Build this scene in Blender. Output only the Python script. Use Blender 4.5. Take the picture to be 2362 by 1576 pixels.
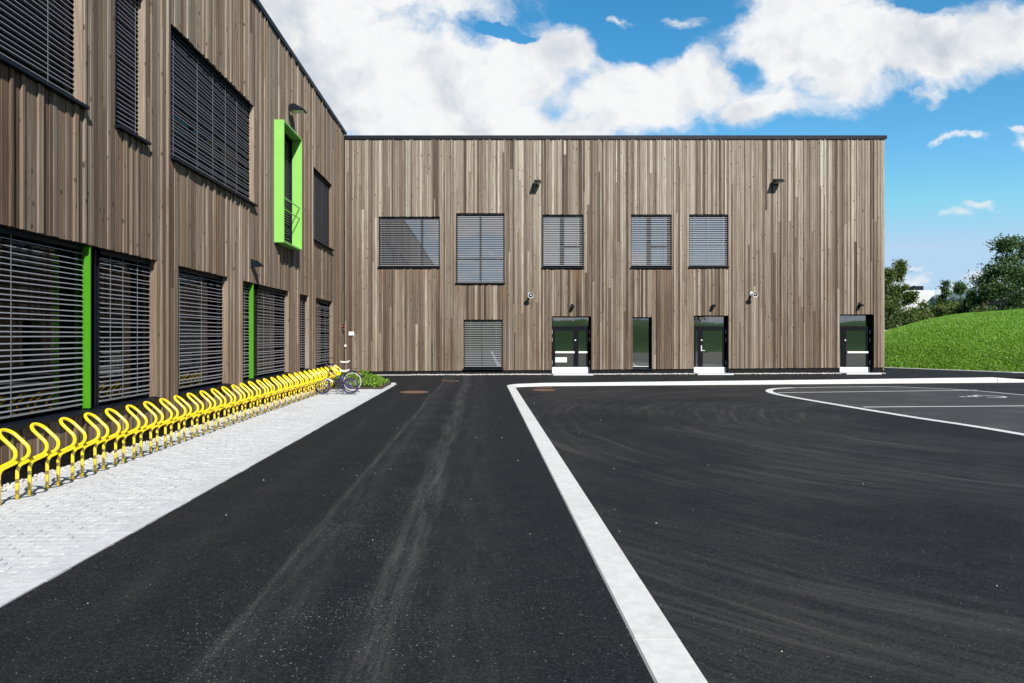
import bpy, bmesh, math, random
import numpy as np
from mathutils import Vector, Matrix
random.seed(7); rng = np.random.default_rng(7)
S = bpy.context.scene
for o in list(bpy.data.objects): bpy.data.objects.remove(o)

# ---------------------------------------------------------------- camera
EYE = 1.75; F = 1575.0; CX = 1112.0; CY = 776.0          # photo pixels (2362 x 1576)
cd = bpy.data.cameras.new('camera'); cam = bpy.data.objects.new('camera', cd)
S.collection.objects.link(cam); S.camera = cam
cam.location = (0, 0, EYE); cam.rotation_euler = (math.pi/2, 0, 0)
cd.sensor_width = 36; cd.lens = F/2362*36
cd.shift_x = (1181-CX)/2362; cd.shift_y = (CY-788)/2362
cd.clip_start = 0.1; cd.clip_end = 3000

# ---------------------------------------------------------------- light
SUN = Vector((-1.06, 2.70, -2.15)).normalized()           # direction the light travels
sl = bpy.data.lights.new('sun', 'SUN'); sl.energy = 5.0; sl.angle = math.radians(0.53); sl.color = (1, .955, .89)
so = bpy.data.objects.new('sun', sl); S.collection.objects.link(so)
so.rotation_euler = SUN.to_track_quat('-Z', 'Y').to_euler()
S.view_settings.view_transform = 'Standard'; S.view_settings.look = 'None'
S.view_settings.exposure = 1.0; S.view_settings.gamma = 1.0; S.view_settings.use_curve_mapping = False
S.render.engine = 'CYCLES'

# ---------------------------------------------------------------- node helpers
def nd(t, typ, ins=None, **kw):
    n = t.nodes.new('ShaderNode'+typ)
    for k, v in kw.items(): setattr(n, k, v)
    for k, v in (ins or {}).items():
        s = n.inputs[k]
        if isinstance(v, bpy.types.NodeSocket): t.links.new(v, s)
        else: s.default_value = v
    return n
def mt(t, op, a, b=0.0, c=None, clamp=False):
    ins = {0: a, 1: b}
    if c is not None: ins[2] = c
    return nd(t, 'Math', ins, operation=op, use_clamp=clamp).outputs[0]
def vm(t, op, a, b=(0, 0, 0)):
    n = nd(t, 'VectorMath', {0: a, 1: b}, operation=op)
    return n.outputs['Value'] if op in ('LENGTH', 'DOT_PRODUCT', 'DISTANCE') else n.outputs[0]
def ss(t, x, lo, hi, a=0.0, b=1.0):
    return nd(t, 'MapRange', {0: x, 1: lo, 2: hi, 3: a, 4: b}, interpolation_type='SMOOTHSTEP').outputs[0]
def mix(t, f, a, b, bt='MIX'):
    n = t.nodes.new('ShaderNodeMix'); n.data_type = 'RGBA'; n.blend_type = bt; n.clamp_result = False
    for i, v in ((0, f), (6, a), (7, b)):
        if isinstance(v, bpy.types.NodeSocket): t.links.new(v, n.inputs[i])
        else: n.inputs[i].default_value = v if i == 0 else (v if len(v) == 4 else (*v, 1))
    return n.outputs[2]
def noise(t, vec, scale, detail=4, rough=.55, out=0, dist=0.0):
    return nd(t, 'TexNoise', {'Vector': vec, 'Scale': scale, 'Detail': detail, 'Roughness': rough, 'Distortion': dist}).outputs[out]
def ramp(t, f, stops):
    n = nd(t, 'ValToRGB', {0: f}); r = n.color_ramp
    while len(r.elements) < len(stops): r.elements.new(.5)
    for e, (p, c) in zip(r.elements, stops): e.position = p; e.color = (*c, 1)
    return n.outputs[0]
def material(name):
    m = bpy.data.materials.new(name); m.use_nodes = True; t = m.node_tree
    for n in list(t.nodes): t.nodes.remove(n)
    b = nd(t, 'BsdfPrincipled'); o = nd(t, 'OutputMaterial'); t.links.new(b.outputs[0], o.inputs[0])
    return m, t, b, o
def setc(t, b, key, v):
    s = b.inputs[key]
    if isinstance(v, bpy.types.NodeSocket): t.links.new(v, s)
    else: s.default_value = v if not isinstance(v, tuple) or len(v) != 3 else (*v, 1)
def bump(t, b, h, strength=.3, dist=.01):
    n = nd(t, 'Bump', {'Height': h, 'Strength': strength, 'Distance': dist}); t.links.new(n.outputs[0], b.inputs['Normal'])
def simple(name, col, rough=.5, metal=0.0, var=.12, scale=8.0, bmp=0.0, ior=1.5, coat=0.0, spec=.5):
    m, t, b, o = material(name)
    p = nd(t, 'NewGeometry').outputs['Position']
    n = noise(t, p, scale, 5)
    c = mix(t, n, tuple(x*(1-var) for x in col), tuple(min(1, x*(1+var)) for x in col))
    setc(t, b, 'Base Color', c); b.inputs['Metallic'].default_value = metal; b.inputs['IOR'].default_value = ior
    setc(t, b, 'Roughness', ss(t, noise(t, p, scale*3, 3), .2, .8, max(0, rough-.08), min(1, rough+.08)))
    b.inputs['Coat Weight'].default_value = coat; b.inputs['Specular IOR Level'].default_value = spec
    if bmp: bump(t, b, noise(t, p, scale*12, 4), bmp, .004)
    return m

# ---------------------------------------------------------------- world: sky with clouds
w = bpy.data.worlds.new('World'); S.world = w; w.use_nodes = True; t = w.node_tree
for n in list(t.nodes): t.nodes.remove(n)
sky = nd(t, 'TexSky', sky_type='NISHITA'); sky.sun_disc = False
sky.sun_elevation = math.asin(-SUN.z); sky.sun_rotation = math.atan2(-SUN.x, -SUN.y)
sky.air_density = 1.0; sky.dust_density = .15; sky.ozone_density = 2.2; sky.altitude = 100
d = nd(t, 'TexCoord').outputs['Generated']; sp = nd(t, 'SeparateXYZ', {0: d})
dx, dy, dz = sp.outputs
yy = mt(t, 'MAXIMUM', dy, .05)
u = mt(t, 'DIVIDE', dx, yy); v = mt(t, 'DIVIDE', dz, yy)
uv = nd(t, 'CombineXYZ', {0: u, 1: v, 2: 0.0}).outputs[0]
warp = vm(t, 'SUBTRACT', noise(t, uv, 5.0, 7, .6, 1), (.5, .5, .5))
uvw = vm(t, 'ADD', uv, vm(t, 'MULTIPLY', warp, (.15, .12, 0)))
def blob(px, py, rx, ry, src=None):
    c = ((px-CX)/F, (CY-py)/F, 0)
    q = vm(t, 'MULTIPLY', vm(t, 'SUBTRACT', src or uvw, c), (F/rx, F/ry, 0))
    return mt(t, 'SUBTRACT', 1.0, vm(t, 'LENGTH', q))
BL = [(760, 150, 330, 220), (640, 20, 560, 120), (1010, 205, 330, 150), (1190, 160, 200, 115), (1290, 120, 110, 85),
      (1480, 215, 260, 100), (1620, 190, 190, 115), (1800, 110, 150, 130), (1960, 120, 220, 130), (2150, 120, 240, 105), (2330, 90, 190, 95),
      (1760, 235, 140, 55), (1100, 290, 420, 70), (1900, -40, 260, 100)]
SM = [(2145, 232, 62, 30), (2200, 338, 70, 15), (2255, 332, 45, 12), (2352, 342, 48, 36), (2225, 500, 52, 20), (2262, 487, 50, 20),
      (1592, 30, 60, 18), (1432, 48, 45, 12), (2105, 655, 95, 55), (2245, 662, 150, 42), (2290, 638, 80, 48), (2340, 305, 40, 14), (2120, 608, 42, 6)]
acc = None
for b_ in BL:
    x = blob(*b_); acc = x if acc is None else mt(t, 'SMOOTH_MAX', acc, x, .18)
for hpx, hpy, hrx, hry, k in [(1165, 78, 90, 17, 1.6), (1480, 55, 150, 100, 1.3), (1735, 150, 62, 50, .5), (2120, 15, 85, 36, 1.1), (1560, -10, 190, 60, 1.4)]:
    h = blob(hpx, hpy, hrx, hry); acc = mt(t, 'SUBTRACT', acc, mt(t, 'MULTIPLY', mt(t, 'MAXIMUM', h, 0.0), k))
fb = noise(t, vm(t, 'MULTIPLY', uvw, (1, 1.4, 1)), 7.0, 10, .62)
dens = mt(t, 'ADD', acc, mt(t, 'MULTIPLY', mt(t, 'SUBTRACT', fb, .5), 1.7))
big = ss(t, mt(t, 'ADD', dens, mt(t, 'MULTIPLY', mt(t, 'SUBTRACT', noise(t, uvw, 30, 6, .65), .5), .42)), -.12, .46)
acs = None
for b_ in SM:
    x = blob(*b_); acs = x if acs is None else mt(t, 'MAXIMUM', acs, x)
fs = noise(t, vm(t, 'MULTIPLY', uvw, (1, 1.8, 1)), 26.0, 8, .62)
small = ss(t, mt(t, 'ADD', acs, mt(t, 'MULTIPLY', mt(t, 'SUBTRACT', fs, .52), 2.4)), .05, 1.0, 0, .85)
front = mt(t, 'MAXIMUM', big, small)
# the rest of the sky: a broken layer of the same clouds
zc = mt(t, 'ADD', mt(t, 'MAXIMUM', dz, 0.0), .16)
pl = vm(t, 'DIVIDE', d, nd(t, 'CombineXYZ', {0: zc, 1: zc, 2: 1.0}).outputs[0])
gen = ss(t, mt(t, 'ADD', noise(t, pl, 1.15, 9, .6, 0, .3), ss(t, dz, .0, .45, .10, -.04)), .54, .64, 0, .92)
inview = mt(t, 'MULTIPLY', ss(t, vm(t, 'LENGTH', vm(t, 'MULTIPLY', vm(t, 'SUBTRACT', uv, (.05, .22, 0)), (1.05, 1.9, 0))), 1.0, 1.5, 1, 0), ss(t, dy, .02, .2))
alpha = mt(t, 'ADD', mt(t, 'MULTIPLY', front, inview), mt(t, 'MULTIPLY', gen, mt(t, 'SUBTRACT', 1.0, inview)))
alpha = mt(t, 'MULTIPLY', alpha, ss(t, dz, -.01, .03))
shade = noise(t, vm(t, 'ADD', pl, vm(t, 'MULTIPLY', uv, (1.2, 1.8, 0))), 2.2, 6, .55)
thick = ss(t, dens, .25, 1.0)
sf = mt(t, 'MULTIPLY', ss(t, shade, .35, .68), mt(t, 'ADD', .35, mt(t, 'MULTIPLY', thick, .65)), clamp=True)
em = mt(t, 'SUBTRACT', noise(t, uvw, 9.0, 6, .55), noise(t, vm(t, 'ADD', uvw, (.014, .022, 0)), 9.0, 6, .55))
sf = mt(t, 'ADD', mt(t, 'MULTIPLY', sf, .8), mt(t, 'MULTIPLY', em, -2.6), clamp=True)
ccol = mix(t, sf, (9.3, 9.35, 9.4), (5.9, 6.4, 7.1))
skc = nd(t, 'HueSaturation', {'Hue': .487, 'Saturation': 1.36, 'Value': 1.66, 'Color': sky.outputs[0]}).outputs[0]
skc = mix(t, 1.0, skc, (4.7, 6.7, 8.8), 'DARKEN')
bg = nd(t, 'Background', {0: mix(t, alpha, skc, ccol), 1: .05}); t.links.new(bg.outputs[0], nd(t, 'OutputWorld').inputs[0])

# ---------------------------------------------------------------- object helpers
col = S.collection
WO = {}                                                   # world origin of each object
def reg(o, name, parent, loc, label, cat, group, kind):
    col.objects.link(o)
    loc = Vector(loc); WO[o.name] = loc
    if parent is not None: o.parent = parent; o.location = loc-WO[parent.name]
    else: o.location = loc
    for k, val in (('label', label), ('category', cat), ('group', group), ('kind', kind)):
        if val: o[k] = val
    return o
def empty(name, loc, label=None, cat=None, group=None, parent=None):
    return reg(bpy.data.objects.new(name, None), name, parent, loc, label, cat, group, None)
def inst(name, me, parent, loc=(0, 0, 0), scale=None, rot=None, label=None, cat=None, group=None, kind=None):
    o = reg(bpy.data.objects.new(name, me), name, parent, loc, label, cat, group, kind)
    if scale: o.scale = scale
    if rot: o.rotation_euler = rot
    return o
class MB:
    def __init__(s): s.v = []; s.f = []; s.m = []; s.mi = 0
    def face(s, idx): s.f.append(idx); s.m.append(s.mi)
    def box(s, x0, x1, y0, y1, z0, z1):
        n = len(s.v)
        s.v += [(x0, y0, z0), (x1, y0, z0), (x1, y1, z0), (x0, y1, z0), (x0, y0, z1), (x1, y0, z1), (x1, y1, z1), (x0, y1, z1)]
        for q in ((0, 3, 2, 1), (4, 5, 6, 7), (0, 1, 5, 4), (1, 2, 6, 5), (2, 3, 7, 6), (3, 0, 4, 7)): s.face([n+i for i in q])
    def hexa(s, pts):                                     # 8 points, bottom ring then top ring
        n = len(s.v); s.v += [tuple(p) for p in pts]
        for q in ((0, 3, 2, 1), (4, 5, 6, 7), (0, 1, 5, 4), (1, 2, 6, 5), (2, 3, 7, 6), (3, 0, 4, 7)): s.face([n+i for i in q])
    def poly(s, pts):
        n = len(s.v); s.v += [tuple(p) for p in pts]; s.face(list(range(n, n+len(pts))))
    def prism(s, ring, off):                              # extrude a polygon ring by a vector
        n = len(s.v); k = len(ring); s.v += [tuple(p) for p in ring]+[tuple(Vector(p)+Vector(off)) for p in ring]
        s.face(list(range(n, n+k))[::-1]); s.face(list(range(n+k, n+2*k)))
        for i in range(k): j = (i+1) % k; s.face([n+i, n+j, n+k+j, n+k+i])
    def tube(s, pts, r, sides=8, closed=False, cap=True):
        pts = [Vector(p) for p in pts]; k = len(pts); rs = r if isinstance(r, (list, tuple)) else [r]*k
        n0 = len(s.v); prev = None
        for i, p in enumerate(pts):
            if closed: tg = (pts[(i+1) % k]-pts[i-1])
            else: tg = pts[min(i+1, k-1)]-pts[max(i-1, 0)]
            tg.normalize()
            if prev is None:
                a = Vector((0, 0, 1)) if abs(tg.z) < .9 else Vector((1, 0, 0))
                nx = tg.cross(a).normalized()
            else: nx = (prev-tg*prev.dot(tg)).normalized()
            prev = nx; ny = tg.cross(nx)
            for j in range(sides):
                a = 2*math.pi*j/sides; s.v.append(tuple(p+(nx*math.cos(a)+ny*math.sin(a))*rs[i]))
        for i in range(k if closed else k-1):
            for j in range(sides):
                a = n0+i*sides+j; b = n0+i*sides+(j+1) % sides; i2 = (i+1) % k
                s.face([a, b, n0+i2*sides+(j+1) % sides, n0+i2*sides+j])
        if cap and not closed:
            s.face([n0+j for j in range(sides)][::-1]); s.face([n0+(k-1)*sides+j for j in range(sides)])
    def lathe(s, prof, origin, axis, sides=16):           # prof: (distance along axis, radius)
        ax = Vector(axis).normalized(); a = Vector((0, 0, 1)) if abs(ax.z) < .9 else Vector((1, 0, 0))
        nx = ax.cross(a).normalized(); ny = ax.cross(nx); n0 = len(s.v); O = Vector(origin)
        for dd, r in prof:
            for j in range(sides):
                an = 2*math.pi*j/sides; s.v.append(tuple(O+ax*dd+(nx*math.cos(an)+ny*math.sin(an))*r))
        for i in range(len(prof)-1):
            for j in range(sides):
                s.face([n0+i*sides+j, n0+i*sides+(j+1) % sides, n0+(i+1)*sides+(j+1) % sides, n0+(i+1)*sides+j])
    def mesh(s, name, mats, smooth=False):
        me = bpy.data.meshes.new(name); me.from_pydata(s.v, [], s.f)
        for m in (mats if isinstance(mats, (list, tuple)) else [mats]): me.materials.append(m)
        if any(s.m): me.polygons.foreach_set('material_index', s.m)
        if smooth: me.polygons.foreach_set('use_smooth', [True]*len(s.f))
        me.update(); return me
    def build(s, name, mats, parent=None, loc=(0, 0, 0), smooth=False, label=None, cat=None, group=None, kind=None, rel=False):
        if loc != (0, 0, 0) and not rel:                  # vertices are given in world space
            L = Vector(loc); s.v = [tuple(Vector(p)-L) for p in s.v]
        return inst(name, s.mesh(name, mats, smooth), parent, loc, None, None, label, cat, group, kind)
def np_mesh(name, verts, faces, mat, attrs=None):          # faces: (n,k) int array
    me = bpy.data.meshes.new(name); n, k = faces.shape
    me.vertices.add(len(verts)); me.vertices.foreach_set('co', verts.astype(np.float32).ravel())
    me.loops.add(n*k); me.loops.foreach_set('vertex_index', faces.astype(np.int32).ravel())
    me.polygons.add(n); me.polygons.foreach_set('loop_start', np.arange(0, n*k, k, dtype=np.int32))
    me.polygons.foreach_set('loop_total', np.full(n, k, dtype=np.int32))
    me.materials.append(mat); me.update(); me.validate(); return me

# ---------------------------------------------------------------- geometry of the place
WX = -5.9; WY = 29.2                                       # faces of the two wings
def sstep(a, b, x): x = min(1, max(0, (x-a)/(b-a))); return x*x*(3-2*x)
def zg(x, y): return sstep(23.5, 29, y)*(.08+.075*min(1.3, max(0, (x+5.9)/23.1)))
LOT = -.07
def LS(px): return -WX*F/(CX-px)                           # y on the left wing's face at a photo column
def BSx(px): return (px-CX)*WY/F
def BZ(py): return EYE+(CY-py)*WY/F

# ---------------------------------------------------------------- materials
def wood(name, warm_all=0.0, gain=1.0):
    m, t, b, o = material(name)
    oi = nd(t, 'ObjectInfo'); g = nd(t, 'NewGeometry'); P = g.outputs['Position']
    r = mt(t, 'FRACT', mt(t, 'ADD', oi.outputs['Random'], mt(t, 'MULTIPLY', g.outputs['Random Per Island'], 7.31)))
    r2 = mt(t, 'FRACT', mt(t, 'MULTIPLY', r, 17.37))
    P2 = vm(t, 'ADD', P, nd(t, 'CombineXYZ', {0: 0.0, 1: 0.0, 2: mt(t, 'MULTIPLY', r, 60.0)}).outputs[0])
    gr = noise(t, vm(t, 'MULTIPLY', P2, (60, 60, 1.2)), 1.0, 6, .6, 0, .4)            # fibres
    gb = noise(t, vm(t, 'MULTIPLY', P2, (9, 9, .35)), 1.0, 4, .55)                    # broad streaks
    st = noise(t, vm(t, 'MULTIPLY', P, (1.1, 1.1, .22)), 1.0, 4, .55)                 # weathering over the facade
    base = ramp(t, r, [(0, (.075, .057, .045)), (.15, (.138, .110, .089)), (.45, (.208, .178, .146)), (.82, (.264, .233, .194)), (1, (.35, .32, .275))])
    base = mix(t, ss(t, gr, .32, .66, 0, .95), base, mix(t, 1.0, base, (.62, .57, .54), 'MULTIPLY'))
    base = mix(t, ss(t, gb, .38, .68, 0, .6), base, mix(t, 1.0, base, (.66, .60, .54), 'MULTIPLY'))
    low = ss(t, nd(t, 'SeparateXYZ', {0: P}).outputs[2], .5, 8.5, .62, 0)
    base = mix(t, mt(t, 'MULTIPLY', low, ss(t, st, .3, .62)), base, mix(t, 1.0, base, (.66, .55, .45), 'MULTIPLY'))
    # reddish, sheltered wood where the object's colour says so
    oc = nd(t, 'SeparateColor', {0: oi.outputs['Color']})
    wz = ss(t, mt(t, 'SUBTRACT', nd(t, 'SeparateXYZ', {0: P}).outputs[2], mt(t, 'MULTIPLY', oc.outputs[1], 20.0)), -1.6, .05)
    wf = mt(t, 'MULTIPLY', mt(t, 'SUBTRACT', 1.0, oc.outputs[0]), mt(t, 'MULTIPLY', wz, ss(t, gb, .25, .6, .35, 1)))
    warm = mix(t, r2, (.205, .130, .082), (.150, .108, .078))
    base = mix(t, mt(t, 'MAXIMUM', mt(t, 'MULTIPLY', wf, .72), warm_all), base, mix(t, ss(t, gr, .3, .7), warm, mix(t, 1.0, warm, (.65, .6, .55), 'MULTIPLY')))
    # knots
    vo = nd(t, 'TexVoronoi', {'Vector': vm(t, 'ADD', vm(t, 'MULTIPLY', P2, (6.0, 6.0, 3.0)), vm(t, 'MULTIPLY', noise(t, P2, 26, 3, .6, 1), (.22, .22, .16))), 'Scale': 1.0, 'Randomness': 1.0}); 
    kn = mt(t, 'MULTIPLY', ss(t, vo.outputs['Distance'], .07, .18, 1, 0), ss(t, nd(t, 'SeparateColor', {0: vo.outputs['Color']}).outputs[0], .26, .30))
    base = mix(t, mt(t, 'MULTIPLY', kn, .85), base, (.030, .021, .016))
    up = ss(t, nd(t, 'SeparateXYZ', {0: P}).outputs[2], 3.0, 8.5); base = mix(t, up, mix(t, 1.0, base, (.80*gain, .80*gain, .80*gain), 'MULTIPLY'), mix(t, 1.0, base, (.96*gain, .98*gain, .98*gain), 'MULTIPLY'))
    setc(t, b, 'Base Color', base); b.inputs['Roughness'].default_value = .82; b.inputs['Specular IOR Level'].default_value = .12
    bump(t, b, mt(t, 'SUBTRACT', gr, mt(t, 'MULTIPLY', kn, .6)), .7, .004)
    return m
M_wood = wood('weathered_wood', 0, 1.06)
M_woodL = wood('browner_shaded_weathered_wood', .32, 1.0)  # left wing boards: browner wood, with part of that wall's shade toned into the colour
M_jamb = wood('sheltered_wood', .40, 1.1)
M_membrane = simple('black_membrane', (.006, .006, .007), .8, spec=.1)
M_black = simple('dark_coated_metal', (.004, .0055, .010), .45, .0, .1, 3, spec=.12)
M_frame = simple('anthracite_frame', (.0035, .0045, .006), .55, 0, .1, 3, spec=.06)
M_slat = simple('grey_slat', (.175, .178, .196), .55, .15, .15, 20, spec=.6)
M_cord = simple('grey_cord', (.12, .13, .14), .6)
M_green = simple('lime_green_coating', (.15, .36, .068), .4, 0, .03, 1)
M_deepgreen = simple('green_fin_coating', (.036, .17, .002), .4, 0, .03, 1)
M_yellow = simple('yellow_powder_coating', (.72, .50, .001), .3, 0, .04, 3, coat=.5)
M_steel = simple('brushed_aluminium', (.47, .48, .50), .45, .35, .06, 14)
M_white = simple('white_plastic', (.50, .50, .49), .4, 0, .04, 5)
M_plinth = simple('slate_blue_plinth', (.052, .062, .075), .8, 0, .35, 9, .4)
M_red = simple('red_plastic', (.5, .03, .03), .4)
M_lens = simple('lamp_glass', (.55, .62, .45), .2)
M_rubber = simple('black_rubber', (.012, .012, .013), .7)
M_purple = simple('purple_paint', (.035, .016, .13), .3, 0, .08, 9, coat=.6)
M_bikeblack = simple('black_bike_paint', (.012, .012, .014), .3, coat=.5)
M_chrome = simple('steel_parts', (.5, .5, .52), .3, .8)
M_glass, t, b, o = material('window_glass')
P = nd(t, 'NewGeometry').outputs['Position']
setc(t, b, 'Base Color', (.006, .009, .009)); b.inputs['Roughness'].default_value = .015; b.inputs['IOR'].default_value = 4.0
bump(t, b, noise(t, P, 1.3, 2), .05, .02)
M_sglass, t, b, o = material('tinted_window_glass')
P = nd(t, 'NewGeometry').outputs['Position']
setc(t, b, 'Base Color', (.004, .005, .005)); b.inputs['Roughness'].default_value = .015; b.inputs['IOR'].default_value = 1.42
bump(t, b, noise(t, P, 1.3, 2), .05, .02)
M_dglass, t, b, o = material('door_glass')
P = nd(t, 'NewGeometry').outputs['Position']
setc(t, b, 'Base Color', (.002, .006, .003)); b.inputs['Roughness'].default_value = .015; b.inputs['IOR'].default_value = 3.0
bump(t, b, noise(t, P, 1.5, 2), .06, .02)

def asphalt(name, lot):
    m, t, b, o = material(name)
    P = nd(t, 'NewGeometry').outputs['Position']; s = nd(t, 'SeparateXYZ', {0: P}); X, Y = s.outputs[0], s.outputs[1]
    fine = noise(t, P, 90, 4, .7); med = noise(t, P, 2.2, 6, .6); big = noise(t, P, .35, 5, .6)
    c = mix(t, ss(t, fine, .3, .75), (.0036, .0043, .0056), (.0130, .0143, .0170))
    c = mix(t, ss(t, med, .42, .68, 0, .6), c, (.0135, .0133, .0140))
    c = mix(t, ss(t, noise(t, P, 14, 5, .75), .45, .7, 0, .5), c, (.0165, .0165, .0175))
    c = mix(t, ss(t, big, .35, .7, 0, .30), c, (.0125, .0115, .0113))
    ag = nd(t, 'TexVoronoi', {'Vector': P, 'Scale': 120.0}); agr = nd(t, 'SeparateColor', {0: ag.outputs['Color']}).outputs[0]
    c = mix(t, mt(t, 'MULTIPLY', ss(t, agr, .70, .95), .8), c, mix(t, 1.0, c, (2.6, 2.6, 2.6), 'MULTIPLY'))
    c = mix(t, ss(t, agr, .30, .05, 0, .6), c, (.003, .003, .004))
    dust = None
    if not lot:
        for cx, wd, k, fr in ((-1.5, .07, 1.0, 3), (-.60, .26, .9, 2), (-1.32, .35, .35, 1.5), (-.1, .5, .25, 1.2), (-2.4, .3, .15, 1)):
            xx = mt(t, 'ADD', mt(t, 'SUBTRACT', X, cx), mt(t, 'MULTIPLY', mt(t, 'SUBTRACT', noise(t, vm(t, 'MULTIPLY', P, (.3, .35, 0)), 1, 2), .5), .22))
            band = mt(t, 'MULTIPLY', ss(t, mt(t, 'ABSOLUTE', xx), 0.0, wd, 1, 0), k)
            band = mt(t, 'MULTIPLY', band, ss(t, mt(t, 'ADD', mt(t, 'MULTIPLY', noise(t, vm(t, 'MULTIPLY', P, (6*fr, .8, 1)), 1, 5, .65), .5), mt(t, 'MULTIPLY', noise(t, P, 48, 4, .8), .5)), .40, .66))
            dust = band if dust is None else mt(t, 'MAXIMUM', dust, band)
        scuff = mt(t, 'MULTIPLY', ss(t, noise(t, vm(t, 'MULTIPLY', P, (22, .7, 1)), 1, 3), .66, .78), ss(t, noise(t, P, .6, 3), .5, .7, 0, .5))
        dust = mt(t, 'MAXIMUM', dust, scuff)
        dens = mt(t, 'ADD', mt(t, 'MULTIPLY', ss(t, mt(t, 'ABSOLUTE', mt(t, 'ADD', X, .95)), .1, 1.0, 1, 0), ss(t, noise(t, P, .9, 4), .42, .66)), .05)
    else:
        for (cx, cy, fr, k) in ((12.0, 14.0, 4.2, 1.1), (10.6, 16.0, 5.5, .8), (14.0, 13.0, 3.4, .5)):
            q = vm(t, 'SUBTRACT', P, (cx, cy, 0)); q = vm(t, 'MULTIPLY', q, (1, 1, 0))
            q = vm(t, 'ADD', q, vm(t, 'MULTIPLY', vm(t, 'SUBTRACT', noise(t, P, .16, 2, .5, 1), (.5, .5, .5)), (1.1, 1.1, 0)))
            r = vm(t, 'LENGTH', q); an = vm(t, 'NORMALIZE', q)
            rv = nd(t, 'CombineXYZ', {0: mt(t, 'MULTIPLY', r, fr), 1: 0.0, 2: 0.0}).outputs[0]
            st = noise(t, vm(t, 'ADD', rv, vm(t, 'MULTIPLY', an, (0, 1.3, 1.3))), 1.3, 8, .72)
            st = mt(t, 'MULTIPLY', ss(t, mt(t, 'ADD', mt(t, 'MULTIPLY', st, .8), mt(t, 'MULTIPLY', noise(t, P, 45, 3, .8), .2)), .44, .66), mt(t, 'MULTIPLY', ss(t, noise(t, P, .25, 3), .34, .60), k))
            dust = st if dust is None else mt(t, 'MAXIMUM', dust, st)
        dens = ss(t, noise(t, P, .4, 3), .5, .75, .03, .22)
    c = mix(t, mt(t, 'MULTIPLY', dust, .62 if not lot else .56), c, (.088, .084, .081) if not lot else (.064, .058, .052))
    vo = nd(t, 'TexVoronoi', {'Vector': P, 'Scale': 38.0}); 
    rnd = nd(t, 'SeparateColor', {0: vo.outputs['Color']}).outputs
    dot = mt(t, 'MULTIPLY', mt(t, 'LESS_THAN', vo.outputs['Distance'], mt(t, 'MULTIPLY', rnd[1], .20)), mt(t, 'LESS_THAN', rnd[0], mt(t, 'MULTIPLY', dens, 1.3)))
    v2 = nd(t, 'TexVoronoi', {'Vector': P, 'Scale': 85.0}); r2 = nd(t, 'SeparateColor', {0: v2.outputs['Color']}).outputs
    dot = mt(t, 'MAXIMUM', dot, mt(t, 'MULTIPLY', mt(t, 'LESS_THAN', v2.outputs['Distance'], mt(t, 'MULTIPLY', r2[1], .34)), mt(t, 'LESS_THAN', r2[0], mt(t, 'MULTIPLY', dens, .5))))
    c = mix(t, mt(t, 'MULTIPLY', dot, .75), c, (.21, .21, .205))
    setc(t, b, 'Base Color', c); b.inputs['Roughness'].default_value = .82; b.inputs['Specular IOR Level'].default_value = .10
    bump(t, b, mt(t, 'ADD', fine, mt(t, 'MULTIPLY', noise(t, P, 260, 2), .6)), .55, .006)
    return m
M_asph = asphalt('walkway_asphalt', False); M_lot = asphalt('car_park_asphalt', True)
def stone_mat(name, c0, c1, sc=14, bm=.4, obr=.12):
    m, t, b, o = material(name)
    P = nd(t, 'NewGeometry').outputs['Position']; oi = nd(t, 'ObjectInfo'); g = nd(t, 'NewGeometry')
    r = mt(t, 'FRACT', mt(t, 'ADD', oi.outputs['Random'], mt(t, 'MULTIPLY', g.outputs['Random Per Island'], 5.77)))
    c = mix(t, ss(t, noise(t, P, sc, 6, .7), .3, .75), c0, c1)
    c = mix(t, mt(t, 'MULTIPLY', r, obr*2), c, mix(t, 1.0, c, (.80, .80, .81), 'MULTIPLY'))
    c = mix(t, ss(t, noise(t, P, 3.1, 6, .7), .52, .72, 0, .55), c, mix(t, 1.0, c, (.80, .79, .76), 'MULTIPLY'))
    c = mix(t, ss(t, noise(t, P, .8, 4), .50, .75, 0, .5), c, mix(t, 1.0, c, (.80, .79, .76), 'MULTIPLY'))
    setc(t, b, 'Base Color', c); b.inputs['Roughness'].default_value = .85
    bump(t, b, noise(t, P, sc*9, 4, .7), bm, .003); return m
M_block = stone_mat('concrete_block', (.34, .347, .357), (.43, .435, .445), 16, .6, .28)
M_joint = simple('joint_sand', (.05, .052, .055), .95, 0, .3, 30)
M_kerb = stone_mat('pale_kerb_concrete', (.39, .388, .378), (.47, .466, .453), 10, .4)
M_gravel = stone_mat('pale_gravel', (.30, .288, .27), (.50, .49, .47), 5, .3, .8)
M_rust = simple('rusty_cast_iron', (.10, .045, .025), .85, 0, .5, 25, .5)
def paint_mat():
    m, t, b, o = material('worn_white_road_paint')
    P = nd(t, 'NewGeometry').outputs['Position']
    n = noise(t, P, 38, 6, .75)
    tr = nd(t, 'BsdfTransparent'); mx = nd(t, 'MixShader', {0: ss(t, n, .38, .46, .0, .96), 1: tr.outputs[0], 2: b.outputs[0]})
    setc(t, b, 'Base Color', mix(t, n, (.40, .395, .38), (.58, .575, .56))); b.inputs['Roughness'].default_value = .8
    t.links.new(mx.outputs[0], o.inputs[0]); return m
M_paint = paint_mat()
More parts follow.
